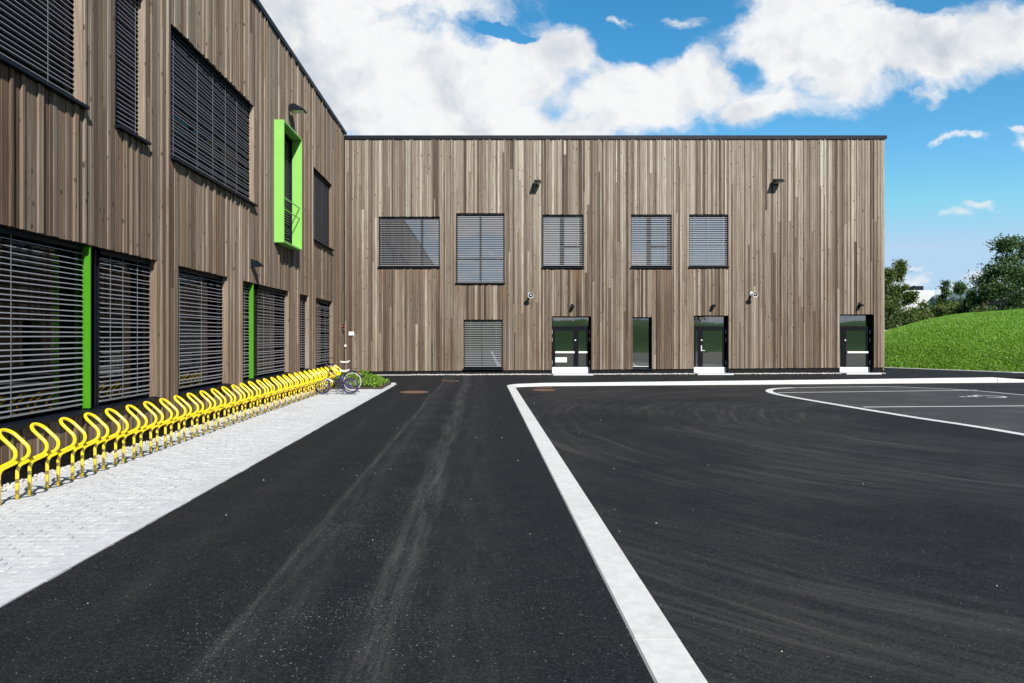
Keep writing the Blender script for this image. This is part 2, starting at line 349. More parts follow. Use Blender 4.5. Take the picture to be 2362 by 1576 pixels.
def leaf_mat(name, c0, c1, c2, tr=.35):
    m, t, b, o = material(name)
    g = nd(t, 'NewGeometry'); P = g.outputs['Position']
    c = ramp(t, g.outputs['Random Per Island'], [(0, c0), (.55, c1), (1, c2)])
    c = mix(t, ss(t, noise(t, P, .6, 3), .35, .65, 0, .5), c, mix(t, 1.0, c, (.72, .80, .62), 'MULTIPLY'))
    setc(t, b, 'Base Color', c); b.inputs['Roughness'].default_value = .5; b.inputs['Specular IOR Level'].default_value = .35
    tl = nd(t, 'BsdfTranslucent', {0: mix(t, 1.0, c, (1.3, 1.25, .5), 'MULTIPLY')})
    mx = nd(t, 'MixShader', {0: tr, 1: b.outputs[0], 2: tl.outputs[0]}); t.links.new(mx.outputs[0], o.inputs[0]); return m
M_leafA = leaf_mat('birch_leaves', (.035, .060, .016), (.070, .105, .028), (.13, .165, .05))
M_leafB = leaf_mat('dark_leaves', (.022, .050, .022), (.048, .092, .036), (.10, .155, .06))
M_leafC = leaf_mat('hedge_leaves', (.06, .085, .015), (.10, .13, .025), (.17, .18, .05))
M_leafD = leaf_mat('ground_cover_leaves', (.06, .13, .012), (.12, .235, .022), (.24, .36, .05))
M_blade = leaf_mat('grass_blades', (.085, .19, .018), (.13, .28, .026), (.21, .38, .05), .3)
M_bark = simple('bark', (.12, .10, .08), .9, 0, .4, 20, .5)
M_birch = simple('pale_bark', (.38, .36, .32), .85, 0, .4, 12, .4)
M_soilgrass, t, b, o = material('lawn')
P = nd(t, 'NewGeometry').outputs['Position']
c = mix(t, ss(t, noise(t, P, 9, 7, .7), .3, .7), (.065, .155, .014), (.11, .235, .022))
c = mix(t, ss(t, noise(t, P, .5, 4), .4, .7, 0, .5), c, (.045, .14, .012)); setc(t, b, 'Base Color', c)
b.inputs['Roughness'].default_value = .9; b.inputs['Specular IOR Level'].default_value = .1; bump(t, b, noise(t, P, 24, 5, .7), 1.0, .06)
M_soil = simple('dark_soil', (.03, .022, .016), .95, 0, .4, 20, .6)
M_farwhite = simple('white_render', (.34, .34, .345), .8, 0, .03, 1)
M_farmetal = simple('pale_metal_cladding', (.36, .40, .46), .45, .2, .05, .5)

# ================================================================ SETTING
def grid(name, xs, ys, zf, mat, kind='structure', skip=None):
    V = []; Fc = []; ny = len(ys)
    for x in xs:
        for y in ys: V.append((x, y, zf(x, y)))
    for i in range(len(xs)-1):
        for j in range(ny-1):
            if skip and skip((xs[i]+xs[i+1])/2, (ys[j]+ys[j+1])/2): continue
            a = i*ny+j; Fc.append((a, a+ny, a+ny+1, a+1))
    me = bpy.data.meshes.new(name); me.from_pydata(V, [], Fc); me.materials.append(mat)
    me.polygons.foreach_set('use_smooth', [True]*len(Fc)); me.update()
    return inst(name, me, None, kind=kind)
lin = lambda a, b, n: [a+(b-a)*i/(n-1) for i in range(n)]
grid('ground', [-1500, -300, -80, -30, 80, 300, 1500], [-1500, -300, -80, 80, 300, 1500], lambda x, y: -.35, M_soilgrass)
# kerb path: runs towards the yard's back and turns right along the building
KX = 1.005; KR = .85
def kerb_far(x): return 24.95+(x-1.3)*.105                # y of the kerb's centre line on the cross leg
ang = math.atan(.105)
kp = [(KX, y) for y in lin(-22, 23.85, 47)]
cxk, cyk = KX+KR, 23.98
kp += [(cxk-KR*math.cos(a), cyk+KR*math.sin(a)) for a in lin(.12, math.pi/2-ang-.05, 7)]
kp += [(x, kerb_far(x)) for x in lin(2.25, 20.2, 19)]
def path_frames(path):
    out = []
    for i, p in enumerate(path):
        a = Vector(path[max(i-1, 0)]); c = Vector(path[min(i+1, len(path)-1)]); tg = (c-a).normalized(); out.append((Vector(p), Vector((-tg.y, tg.x))))
    return out
kf = path_frames(kp)
# walkway sheet (upper level) cut along the kerb line: strip from the kerb to the left wing, then to the back wing
V = []; Fc = []; PX0_ = -5.43
def quadstrip(A, B, n=6):
    base = len(V); k = len(A)
    for a, c in zip(A, B):
        for j in range(n+1):
            f = j/n; x = a[0]+(c[0]-a[0])*f; y = a[1]+(c[1]-a[1])*f; V.append((x, y, zg(x, y)))
    for i in range(k-1):
        for j in range(n): q = base+i*(n+1)+j; Fc.append((q, q+1, q+n+2, q+n+1))
A = [(KX-.1, y) for y in lin(-60, 23.9, 60)]; B = [(PX0_-.0, y) for y in lin(-60, 23.9, 60)]
quadstrip(B, A)
A = [p for p in kp[46:]]+[(24, kerb_far(24)), (60, kerb_far(24)-2)]
A[0] = (KX-.1, 23.9)
B = [(-6.2, 23.9+i*.01) for i in range(1)]
k = len(A); far = [(-6.2, 23.9)]
XS = [KX-.1]+[a[0] for a in A[1:]]
quadstrip([(PX0_, 23.9), (-3, 23.9), (KX-.1, 23.9)], [(PX0_, 29.35), (-3, 29.35), (KX-.1, 29.35)], 8)
quadstrip(A, [(x, 29.35) for x in XS], 8)
quadstrip([(17.0, 29.35), (20, 29.35), (30, 29.35), (60, 29.35)], [(17.0, 60), (20, 60), (30, 60), (60, 60)], 10)
me = bpy.data.meshes.new('walkway'); me.from_pydata(V, [], Fc); me.materials.append(M_asph); me.update()
inst('walkway', me, None, kind='structure')
grid('car_park', lin(.95, 62, 30), lin(-60, 28.6, 50), lambda x, y: LOT, M_lot)
# kerb stones
kerb = empty('kerb', (KX, 10, 0)); kerb['kind'] = 'structure'
def strip_piece(seg, w, z0f, z1f, name, mat, parent, gap=.004, bev=.012):
    mb = MB(); fr = seg; n = len(fr)
    rings = []
    for i, (p, nn) in enumerate(fr):
        q = Vector(p)
        if i == 0: q = q+(Vector(fr[1][0])-Vector(p)).normalized()*gap
        if i == n-1: q = q-(Vector(p)-Vector(fr[-2][0])).normalized()*gap
        zt = z1f(q.x, q.y); zb = z0f(q.x, q.y); a = q+nn*(w/2); c = q-nn*(w/2); ai = q+nn*(w/2-bev); ci = q-nn*(w/2-bev)
        rings.append([(a.x, a.y, zb), (a.x, a.y, zt-bev), (ai.x, ai.y, zt), (ci.x, ci.y, zt), (c.x, c.y, zt-bev), (c.x, c.y, zb)])
    for r in rings: mb.v += r
    for i in range(n-1):
        for j in range(5): a = i*6+j; mb.face([a, a+6, a+7, a+1])
    mb.face([0, 1, 2, 3, 4, 5]); e = (n-1)*6; mb.face([e+5, e+4, e+3, e+2, e+1, e])
    return mb.build(name, mat, parent)
i = 0
while i < len(kf)-1:
    j = i+1 if not (46 <= i < 53) else min(53, i+3)
    strip_piece(kf[i:j+1], .27, lambda x, y: -.33, lambda x, y: zg(x, y)+.012+random.uniform(0, .003), 'kerb_stone', M_kerb, kerb, .0022)
    i = j
# dropped end of the kerb
strip_piece(path_frames([(20.2, kerb_far(20.2)), (21.0, kerb_far(21.0)), (21.9, kerb_far(21.9)+.1)]), .30, lambda x, y: -.33,
            lambda x, y: zg(x, y)+.012-(x-20.2)*.075, 'kerb_stone', M_kerb, kerb)
# thin pale edging between asphalt and the grass mound
def mound_edge(x): return float(np.interp(x, [15, 18.5, 20.2, 23, 26, 32, 60], [46, 38, 34.6, 29.6, 27.2, 24.8, 18]))
EDG = [(x, mound_edge(x)) for x in (18.5, 19.3, 20.2, 21.1, 22, 23, 24, 25, 26, 28, 30, 33, 40)]
strip_piece(path_frames(EDG), .10, lambda x, y: -.3, lambda x, y: max(zg(x, y), 0)+.03, 'edging', M_kerb, None)['kind'] = 'structure'
# grass mound beyond the yard
HX = [0, 18, 22, 24.8, 25.9, 27.1, 28.6, 29.8, 31.8, 33.3, 45, 70]; HZ = [.5, .9, 1.4, 1.91, 2.15, 2.5, 2.87, 3.03, 3.14, 3.2, 3.5, 3.0]
def hill(x, y):
    y0 = mound_edge(x); yc = 42.0 if y0 < 40 else y0+2
    H = float(np.interp(x*42.0/max(y, 36), HX, HZ))
    if y <= yc: f = max(0, (y-y0)/(yc-y0)); f = math.sin(min(1, f)*math.pi/2)**1.15
    else: f = 1-.75*sstep(44, 64, y)
    n = .06*math.sin(x*1.3+y*.7)+.05*math.sin(x*.6-y*1.1+1)
    return H*f+n*f+.06
hx = lin(18.5, 62, 88); NJ = 46
V = []; Fc = []
for x in hx:
    y0 = mound_edge(x)
    for j in range(NJ):
        y = y0+.03+(85-y0)*(j/(NJ-1))**1.6
        V.append((x, y, hill(x, y)))
for i in range(len(hx)-1):
    for j in range(NJ-1): a = i*NJ+j; Fc.append((a, a+NJ, a+NJ+1, a+1))
me = bpy.data.meshes.new('grass_mound'); me.from_pydata(V, [], Fc); me.materials.append(M_soilgrass)
me.polygons.foreach_set('use_smooth', [True]*len(Fc)); me.update(); inst('grass_mound', me, None, kind='structure')
# a second mound lies behind the viewer; the door and window glass mirrors it
def hill2(x, y):
    f = sstep(-17, -30, y)*(1-.5*sstep(-45, -75, y))
    return -.2+3.9*f*(.99+.05*math.sin(x*.15-.6))+.1*math.sin(x*.9+y*.8)*f
M_rough = simple('rough_meadow', (.030, .085, .015), .95, 0, .5, 1.2, spec=.05)
grid('rear_mound', lin(-60, 110, 60), lin(-85, -15, 30), hill2, M_rough)
# grass blades
def blades(name, pts, hmin, hmax, wd, mat):
    n = len(pts); a = rng.uniform(0, 2*np.pi, n); h = rng.uniform(hmin, hmax, n); ww = wd*rng.uniform(.6, 1.4, n)
    dxy = np.stack([np.cos(a), np.sin(a), np.zeros(n)], 1); lean = np.stack([rng.normal(0, .4, n)*h, rng.normal(0, .4, n)*h, h], 1)
    v = np.empty((n, 3, 3)); v[:, 0] = pts-dxy*ww[:, None]; v[:, 1] = pts+dxy*ww[:, None]; v[:, 2] = pts+lean
    return inst(name, np_mesh(name, v.reshape(-1, 3), np.arange(n*3).reshape(-1, 3), mat), None, kind='stuff', label='short bright green grass growing over the mound', cat='grass')
pts = []
while len(pts) < 120000:
    y = random.uniform(26.5, 47); x = random.uniform(.575*y, .83*y)
    if y > mound_edge(x)+.05: pts.append((x, y, hill(x, y)))
blades('grass', np.array(pts), .04, .12, .013, M_blade)
def leaves(name, pts, size, mat, parent=None, flat=.35, **kw):
    n = len(pts); nrm = rng.normal(0, 1, (n, 3)); nrm[:, 2] = np.abs(nrm[:, 2])+flat; nrm /= np.linalg.norm(nrm, axis=1)[:, None]
    a = rng.normal(0, 1, (n, 3)); tx = np.cross(nrm, a); tx /= np.linalg.norm(tx, axis=1)[:, None]; ty = np.cross(nrm, tx)
    s = size*rng.uniform(.55, 1.35, n)[:, None]
    v = np.empty((n, 4, 3)); v[:, 0] = pts-tx*s; v[:, 1] = pts-ty*s*.55; v[:, 2] = pts+tx*s; v[:, 3] = pts+ty*s*.55
    return inst(name, np_mesh(name, v.reshape(-1, 3), np.arange(n*4).reshape(-1, 4), mat), parent, **kw)
pts = []
while len(pts) < 15000:                                    # broad-leaved weeds on the lower slope
    y = random.uniform(27, 42); x = random.uniform(.575*y, .83*y); y0 = mound_edge(x)
    if y < y0+.1: continue
    f = (y-y0)/4.5; pr = math.exp(-f*f)+.06
    if math.sin(x*2.1+1)*math.sin(y*1.7+x)+random.uniform(-.6, .9) < .1: pr *= .35
    if random.random() < pr: pts.append((x, y, hill(x, y)+random.uniform(.02, .12)))
leaves('clover', np.array(pts), .038, M_leafD, None, .8, kind='stuff', label='leafy pale green weeds along the foot of the mound', cat='weeds')

# ================================================================ WINGS OF THE BUILDING
left = empty('school_wing', (WX, 12, 0), 'left timber clad school wing with dark blinds, running towards the viewer behind the yellow hoops', 'building')
back = empty('school_wing', (5.6, WY, 0), 'far timber clad school wing facing the yard, with three glass entrance doors', 'building')
def ML(s, z, o): return (WX+o, s, z)
def MBk(s, z, o): return (s, WY-o, z)
def wbox(mb, M, s0, s1, z0, z1, o0, o1):
    a = M(s0, z0, o0); c = M(s1, z1, o1)
    mb.box(min(a[0], c[0]), max(a[0], c[0]), min(a[1], c[1]), max(a[1], c[1]), min(a[2], c[2]), max(a[2], c[2]))

def unit_plank(axis, groove, mat):
    """unit board; a grooved one has a shadow line milled down its middle on the outer face"""
    m_ = MB()
    if axis == 1: f = lambda w_, o_, z_: (o_, w_, z_)          # left wing: outward is +x
    else: f = lambda w_, o_, z_: (w_, -o_, z_)                 # far wing: outward is -y
    if groove: sec = [(-.5, -.5), (.5, -.5), (.5, .42), (.47, .5), (.035, .5), (.035, -.1), (-.035, -.1), (-.035, .5), (-.47, .5), (-.5, .42)]
    else: sec = [(-.5, -.5), (.5, -.5), (.5, .40), (.455, .5), (-.455, .5), (-.5, .40)]
    m_.prism([f(a, c, -.5) for a, c in sec], (0, 0, 1)); me = m_.mesh('plank', mat)
    bm = bmesh.new(); bm.from_mesh(me); bmesh.ops.recalc_face_normals(bm, faces=bm.faces); bm.to_mesh(me); bm.free(); return me
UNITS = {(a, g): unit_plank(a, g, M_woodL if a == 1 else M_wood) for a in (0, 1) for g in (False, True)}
def cladding(M, parent, s0, s1, zbf, ztop, rects, warm, axis, near):
    """vertical boards of mixed width and depth, butted at random heights, cut round the openings"""
    ed = sorted(set([s0, s1]+[r[0] for r in rects if s0 < r[0] < s1]+[r[1] for r in rects if s0 < r[1] < s1]))
    items = []
    for a, c in zip(ed[:-1], ed[1:]):
        n = 0; L = c-a; ws = []; kw_ = 1.0 if axis == 1 else .82
        while sum(x[0] for x in ws)*kw_ < L-.05:
            k = random.random()
            if k < .32: ws.append((random.choice((.055, .07)), .034, .022))
            elif k < .55: ws.append((random.choice((.075, .095)), random.choice((0, .010)), .008))
            elif k < .88: ws.append((.125, random.choice((0, .006)), .007))
            else: ws.append((.145, 0, .015))
        if not ws: ws = [(L, 0, .003)]
        f = L/sum(x[0] for x in ws); s = a
        for wd, dep, gap in ws:
            wd *= f; g = min(gap, wd*.3); cs = s+wd/2
            holes = sorted([(r[2], r[3]) for r in rects if r[0] <= cs <= r[1]])
            z = zbf(cs); segs = []
            for h0, h1 in holes:
                if h0 > z+.03: segs.append((z, h0))
                z = h1
            if ztop > z+.03: segs.append((z, ztop))
            for z0, z1 in segs:
                cuts = [z0, z1]
                if z1-z0 > 4.5 and random.random() < .75: cuts.insert(1, random.uniform(z0+1, z1-1))
                elif z1-z0 > 2.2 and random.random() < .12: cuts.insert(1, random.uniform(z0+.5, z1-.5))
                for q0, q1 in zip(cuts[:-1], cuts[1:]):
                    wm = 0
                    if abs(q1-z1) < 1e-6 and any(abs(h0-z1) < 1e-6 for h0, h1 in holes): wm = warm
                    items.append((s+g*.5, s+wd-g*.5, q0+(.002 if q0 != z0 else -random.uniform(0, .012)), q1-(.001 if q1 != z1 else 0), dep+random.uniform(0, .003), wm, q1))
            s += wd
    def app(it):
        p = Vector(M((it[0]+it[1])/2, min(max(EYE, it[2]), it[3]), 0)); dd = (p-Vector((0, 0, EYE))).length
        return (it[3]-it[2])*(it[1]-it[0])/dd**2 if near(it) else 0
    items.sort(key=app, reverse=True)
    rest = MB()
    for i, (a, c, z0, z1, dep, wm, zt) in enumerate(items):
        o0, o1 = -.022, dep
        if i < 296 and app(items[i]) > 0:
            p0 = Vector(M(a, z0, o0)); p1 = Vector(M(c, z1, o1)); ce = (p0+p1)/2; sz = p1-p0
            o = inst('plank', UNITS[(axis, c-a > .105)], parent, ce, (abs(sz.x), abs(sz.y), abs(sz.z)))
            o.color = (1-wm, zt/20, 0, 1)
        else: wbox(rest, M, a, c, z0, z1, o0, o1)
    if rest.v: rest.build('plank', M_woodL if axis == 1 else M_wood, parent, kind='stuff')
def backing(M, parent, s0, s1, z0, z1, rects, mat=M_membrane):
    ss_ = sorted(set([s0, s1]+[r[0] for r in rects]+[r[1] for r in rects])); zs = sorted(set([z0, z1]+[r[2] for r in rects]+[r[3] for r in rects]))
    mb = MB()
    for a, c in zip(ss_[:-1], ss_[1:]):
        run = None
        for e, f in zip(zs[:-1], zs[1:]):
            ins = any(r[0] <= (a+c)/2 <= r[1] and r[2] <= (e+f)/2 <= r[3] for r in rects)
            if ins:
                if run: wbox(mb, M, a, c, run[0], run[1], -.36, -.03); run = None
            else: run = (run[0], f) if run else (e, f)
        if run: wbox(mb, M, a, c, run[0], run[1], -.36, -.03)
    wbox(mb, M, s0, s1, z0, z1, -.60, -.40)               # dark interior behind the glass
    return mb.build('wall', mat, parent)

def slat_mesh(M, s0, s1, tilt, parent_o=None):
    mb = MB(); hw = .039; n = 4; ring = []
    for i in range(n+1):
        f = -1+2*i/n; oo = f*hw*math.cos(tilt); zz = -f*hw*math.sin(tilt)+.004*(1-f*f); ring.append((oo, zz))
    ring.append((ring[-1][0]+.003, ring[-1][1]-.010))
    top = ring; bot = [(a, z-.0016) for a, z in ring[::-1]]
    full = top+bot
    for s in (s0, s1):
        for oo, zz in full:
            p = Vector(M(s, zz, oo)); z0 = Vector(M(0, 0, 0)); mb.v.append(tuple(p-z0))
    k = len(full)
    for i in range(k): j = (i+1) % k; mb.face([i, j, k+j, k+i])
    mb.face(list(range(k))); mb.face(list(range(k, 2*k))[::-1])
    me = mb.mesh('slat', M_slat); bm = bmesh.new(); bm.from_mesh(me); bmesh.ops.recalc_face_normals(bm, faces=bm.faces); bm.to_mesh(me); bm.free()
    return me
def window(M, parent, s0, s1, z0, z1, vbars=(), hbars=(), blinds=None, dep=.30, bd=.14, sill=True, joined=False, jamb=False,
           cords=(.12, .88), label=None, tilt=.07, glass=None, pitch=.078, sillh=.065, nose=.10):
    fr = MB(); fw = .055; g0, g1 = -dep-.04, -dep+.05
    for a, c, e, f in ((s0, s0+fw, z0, z1), (s1-fw, s1, z0, z1), (s0+fw, s1-fw, z0, z0+fw), (s0+fw, s1-fw, z1-fw, z1)): wbox(fr, M, a, c, e, f, g0, g1)
    for sv, wv in vbars: wbox(fr, M, sv-wv/2, sv+wv/2, z0+fw, z1-fw, g0, g1+.004)
    for a, c, zz, wv in hbars: wbox(fr, M, a, c, zz-wv/2, zz+wv/2, g0, g1+.002)
    win = fr.build('window', M_frame, parent, label=label)
    p = MB(); wbox(p, M, s0+fw, s1-fw, z0+fw, z1-fw, -dep-.01, -dep+.012); p.build('pane', glass or (M_sglass if M is ML else M_glass), win)
    # reveal lining
    r = MB(); th = .016
    wbox(r, M, s0, s0+th, z0, z1, g1+.001, -.02)
    if not jamb: wbox(r, M, s1-th, s1, z0, z1, g1+.001, -.02)
    wbox(r, M, s0+th, s1-th, z1-th, z1, g1+.001, -.02)
    r.build('reveal', M_black, win)
    if jamb:
        r = MB(); wbox(r, M, s1-.02, s1+.001, z0, z1-th-.001, g1+.001, .018); r.build('jamb_board', M_jamb, win)
    if sill:
        q = MB(); a0 = s0-.03; a1 = s1+.03; h = sillh
        ring = [M(0, z0-h, g1+.002), M(0, z0-h, -.031), M(0, z0-h+.0, .026)]
        def pr(s, pts): return [M(s, z, o_) for o_, z in pts]
        prof = [(g1+.002, z0-h+.01), (nose, z0-h-.004), (nose, z0-h+.04), (nose-.004, z0-h+.044), (g1+.002, z0-.002)]
        A_ = pr(a0, prof); off = Vector(M(a1, 0, 0))-Vector(M(a0, 0, 0)); q.prism(A_, off)
        me = q.mesh('sill', M_black); bm = bmesh.new(); bm.from_mesh(me); bmesh.ops.recalc_face_normals(bm, faces=bm.faces); bm.to_mesh(me); bm.free()
        inst('sill', me, win)
    if blinds is not None:
        for a, c in (blinds or [(s0+.03, s1-.03)]):
            hb = MB(); wbox(hb, M, a, c, z1-.085, z1-th-.002, -bd-.045, -bd+.045); hb.build('blind_headbox', M_black, win)
            me = slat_mesh(M, a, c, tilt); z = z1-.14; zs = []
            while z > z0+.10: zs.append(z); z -= pitch
            zero = Vector(M(0, 0, 0)); base = Vector(M(0, 0, -bd))
            if joined:
                jb = MB(); vs = [tuple(v_.co) for v_ in me.vertices]; fs_ = [tuple(p_.vertices) for p_ in me.polygons]
                for zz in zs:
                    n0 = len(jb.v); jb.v += [(x+base.x, y+base.y, zq+zz) for x, y, zq in vs]
                    for f_ in fs_: jb.face([n0+i_ for i_ in f_])
                jb.build('slat', M_slat, win, kind='stuff')
            else:
                for zz in zs:
                    o_ = inst('slat', me, win, (base.x, base.y, zz)); o_.rotation_euler = (random.uniform(-.0012, .0012), 0, 0) if M is ML else (0, random.uniform(-.0008, .0008), 0)
            rl = MB(); wbox(rl, M, a, c, zs[-1]-pitch-.012, zs[-1]-pitch+.012, -bd-.035, -bd+.035); rl.build('bottom_rail', M_slat, win)
            for cf in cords:
                cs = a+(c-a)*cf; cb = MB(); wbox(cb, M, cs-.004, cs+.004, zs[-1]-pitch, z1-.085, -bd+.041, -bd+.045); cb.build('cord', M_cord, win)
            for gs in (a-.012, c+.004): gb = MB(); wbox(gb, M, gs, gs+.008, z0, z1-.085, -bd-.02, -bd+.02); gb.build('guide_rail', M_black, win)
    return win

# --- left wing openings (y along the wall, z)
UT, UB, GT, GB = 7.70, 5.17, 3.13, .66
W_L = dict(U1=(3.6, 10.07, UB, UT), U2=(10.99, 11.95, UB, UT), U3=(12.95, 17.65, UB, UT), U4=(19.40, 21.30, 4.46, 7.86), U5=(23.75, 26.83, UB, UT),
           G1=(4.6, 12.38, GB, GT), G2=(13.24, 15.83, GB, GT), G3=(16.76, 20.81, GB, GT), G4=(22.08, 23.21, GB, GT), G5=(24.20, 26.92, GB, GT))
rl_ = [(a, c, (e-.07 if k != 'U4' else e), f) for k, (a, c, e, f) in W_L.items()]
backing(ML, left, 2.6, WY+.02, .0, 10.45, rl_)
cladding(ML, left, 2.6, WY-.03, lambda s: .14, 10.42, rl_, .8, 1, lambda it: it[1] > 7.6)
G = W_L
window(ML, left, *G['U1'], vbars=[(7.0, .06)], blinds=[], jamb=True, cords=(.3, .69, .905), label='upper window cut off by the left edge of the picture')
window(ML, left, *G['U2'], blinds=[], jamb=True, cords=(.88,), label='narrow tall upper window next to the one at the picture edge')
window(ML, left, *G['U3'], vbars=[(14.5, .06), (16.1, .06)], blinds=[], jamb=True, cords=(.06, .3, .48, .64, .8), label='wide upper window between the narrow one and the green box')
window(ML, left, *G['U5'], blinds=[], jamb=True, cords=(.2, .6), joined=True, label='upper window right of the green box, nearest the corner')
w1 = window(ML, left, *G['G1'], vbars=[(10.42, .16)], blinds=[(4.66, 10.26), (10.73, 12.33)], jamb=True, cords=(.18, .42, .72), label='wide ground floor window with green fin nearest the viewer')
window(ML, left, *G['G2'], blinds=[], jamb=True, cords=(.1, .52), label='ground floor window without fin between the two finned ones')
w3 = window(ML, left, *G['G3'], vbars=[(17.9, .16)], blinds=[(16.80, 17.60), (18.26, 20.76)], jamb=True, cords=(.2, .56), label='ground floor window with green fin under the small wall lamp')
window(ML, left, *G['G4'], blinds=[], jamb=True, cords=(.5,), joined=True, label='narrow ground floor window')
window(ML, left, *G['G5'], blinds=[], jamb=True, cords=(.25, .7), label='last ground floor window before the corner')
for wn, s in ((w1, 10.31), (w3, 17.66)):
    f = MB(); wbox(f, ML, s-.012, s+.012, GB+.005, GT-.02, -.245, -.012); f.build('fin', M_deepgreen, wn)
    f = MB(); wbox(f, ML, s+.06, s+.10, GB+.005, GT-.02, -.25, -.08); wbox(f, ML, s+.30, s+.35, GB+.005, GT-.02, -.22, -.12); f.build('post', M_black, wn)
# green box window
u4 = window(ML, left, *G['U4'], blinds=[(19.44, 21.26)], joined=True, sill=False, dep=.26, bd=.13, cords=(.5,), label='narrow window inside the green box')
gb_ = MB(); a, c, e, f = 19.37, 21.33, 4.42, 7.90; th = .045
wbox(gb_, ML, a, a+th, e, f, -.06, .28); wbox(gb_, ML, c-th, c, e, f, -.06, .28); wbox(gb_, ML, a+th, c-th, f-th, f, -.06, .28); wbox(gb_, ML, a+th, c-th, e, e+th, -.06, .28)
bx_ = gb_.build('window_box', M_green, left, label='projecting lime green window surround')
for zz in (5.74, 5.41):
    r = MB(); r.tube([(WX+.21, a+th, zz), (WX+.21, c-th, zz)], .015, 8); r.build('guard_rail', M_green, bx_, smooth=True)
r = MB(); wbox(r, ML, a+.0, a+.16, e-.05, e-.001, .0, .05); wbox(r, ML, c-.30, c-.14, e-.05, e-.001, .0, .05); r.build('bracket', M_black, bx_)
# parapet cap, plinth, roof and the long continuation behind the viewer
r = MB(); wbox(r, ML, -42, WY+.3, 10.45, 10.56, -.5, .055); wbox(r, ML, -42, WY+.3, 10.41, 10.449, .035, .052); r.build('parapet_cap', M_black, left)
r = MB(); wbox(r, ML, -42, WY-.01, -.3, .16, -.4, -.035); r.build('plinth', M_membrane, left)
r = MB(); r.box(-20, WX-.601, -42, 34, 10.2, 10.4); r.build('roof', M_membrane, left)
r = MB(); wbox(r, ML, -42, 2.58, .14, 10.44, -.36, 0); rw = r.build('rear_wall', M_wood, left)
# --- far wing openings
def BR(px0, px1, py0, py1): return (BSx(px0), BSx(px1), BZ(py1), BZ(py0))
X1 = BSx(2040.4)
B_ = dict(W1=BR(873.7, 1014.2, 499.5, 615), W2=BR(1052.3, 1163.8, 491.7, 652), W3=BR(1251.4, 1345.8, 494.9, 616), W4=BR(1455.3, 1548.9, 494.6, 616),
          W5=BR(1589.7, 1679.7, 494.3, 614.5), K1=BR(1069.4, 1159.2, 737.2, 850), T1=BR(1459, 1503.9, 731.5, 850),
          D1=BR(1272.9, 1363.2, 729.5, 870), D2=BR(1600.3, 1680.6, 727.7, 869), D3=BR(1936.9, 2015.0, 725, 868))
rb_ = [(a, c, (e-.07 if k[0] in 'WK' else (e-.06 if k[0] == 'T' else -.3)), f) for k, (a, c, e, f) in B_.items()]
zb_ = lambda s: .284+.146*(s+2)/19.2
backing(MBk, back, WX-.3, X1-.06, -.2, 10.2, [(a, c, max(e, -.19), f) for a, c, e, f in rb_])
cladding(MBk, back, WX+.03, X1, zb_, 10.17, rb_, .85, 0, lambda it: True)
vb = lambda px0, px1: (BSx((px0+px1)/2), (px1-px0)*WY/F)
kw = dict(dep=.20, bd=.09, sillh=.05, tilt=0.0)
window(MBk, back, *B_['W1'], vbars=[vb(970, 975.6)], blinds=[], cords=(.03, .66, .93), label='upper window nearest the corner, mirroring a dark roofline', **kw)
a, c = B_['W2'][0], B_['W2'][1]
window(MBk, back, *B_['W2'], vbars=[vb(1106, 1111)], hbars=[(a, c, BZ(596.6), .07)], blinds=[], cords=(.12, .87), label='tallest upper window with a cross bar', **kw)
for k, px in (('W3', (1292.6, 1302.4)), ('W4', (1494, 1504))):
    a, c = B_[k][0], B_[k][1]; sv = vb(*px)
    window(MBk, back, *B_[k], vbars=[sv, (c-.1, .07)], hbars=[(sv[0], c, BZ(568.7), .10)], blinds=[], cords=(.14, .86),
           label='upper window left of the two that stand close together' if k == 'W3' else 'left one of the two upper windows that stand close together', **kw)
window(MBk, back, *B_['W5'], blinds=[], cords=(.13, .5, .9), label='upper window on the right with no inner bars', **kw)
window(MBk, back, *B_['K1'], vbars=[vb(1110, 1115)], blinds=[], cords=(.16, .5, .85), label='only ground floor window with a blind in the far wing', glass=M_dglass, **kw)
window(MBk, back, *B_['T1'], blinds=None, sill=True, dep=.28, sillh=.06, nose=.03, label='tall narrow fixed window without a blind', glass=M_dglass)
r = MB(); MZ = MBk
wbox(r, MZ, B_['T1'][0]+.02, B_['T1'][1]-.1, B_['T1'][2]+.06, B_['T1'][2]+.085, -.225, -.20); r.build('glazing_strip', M_steel, back)
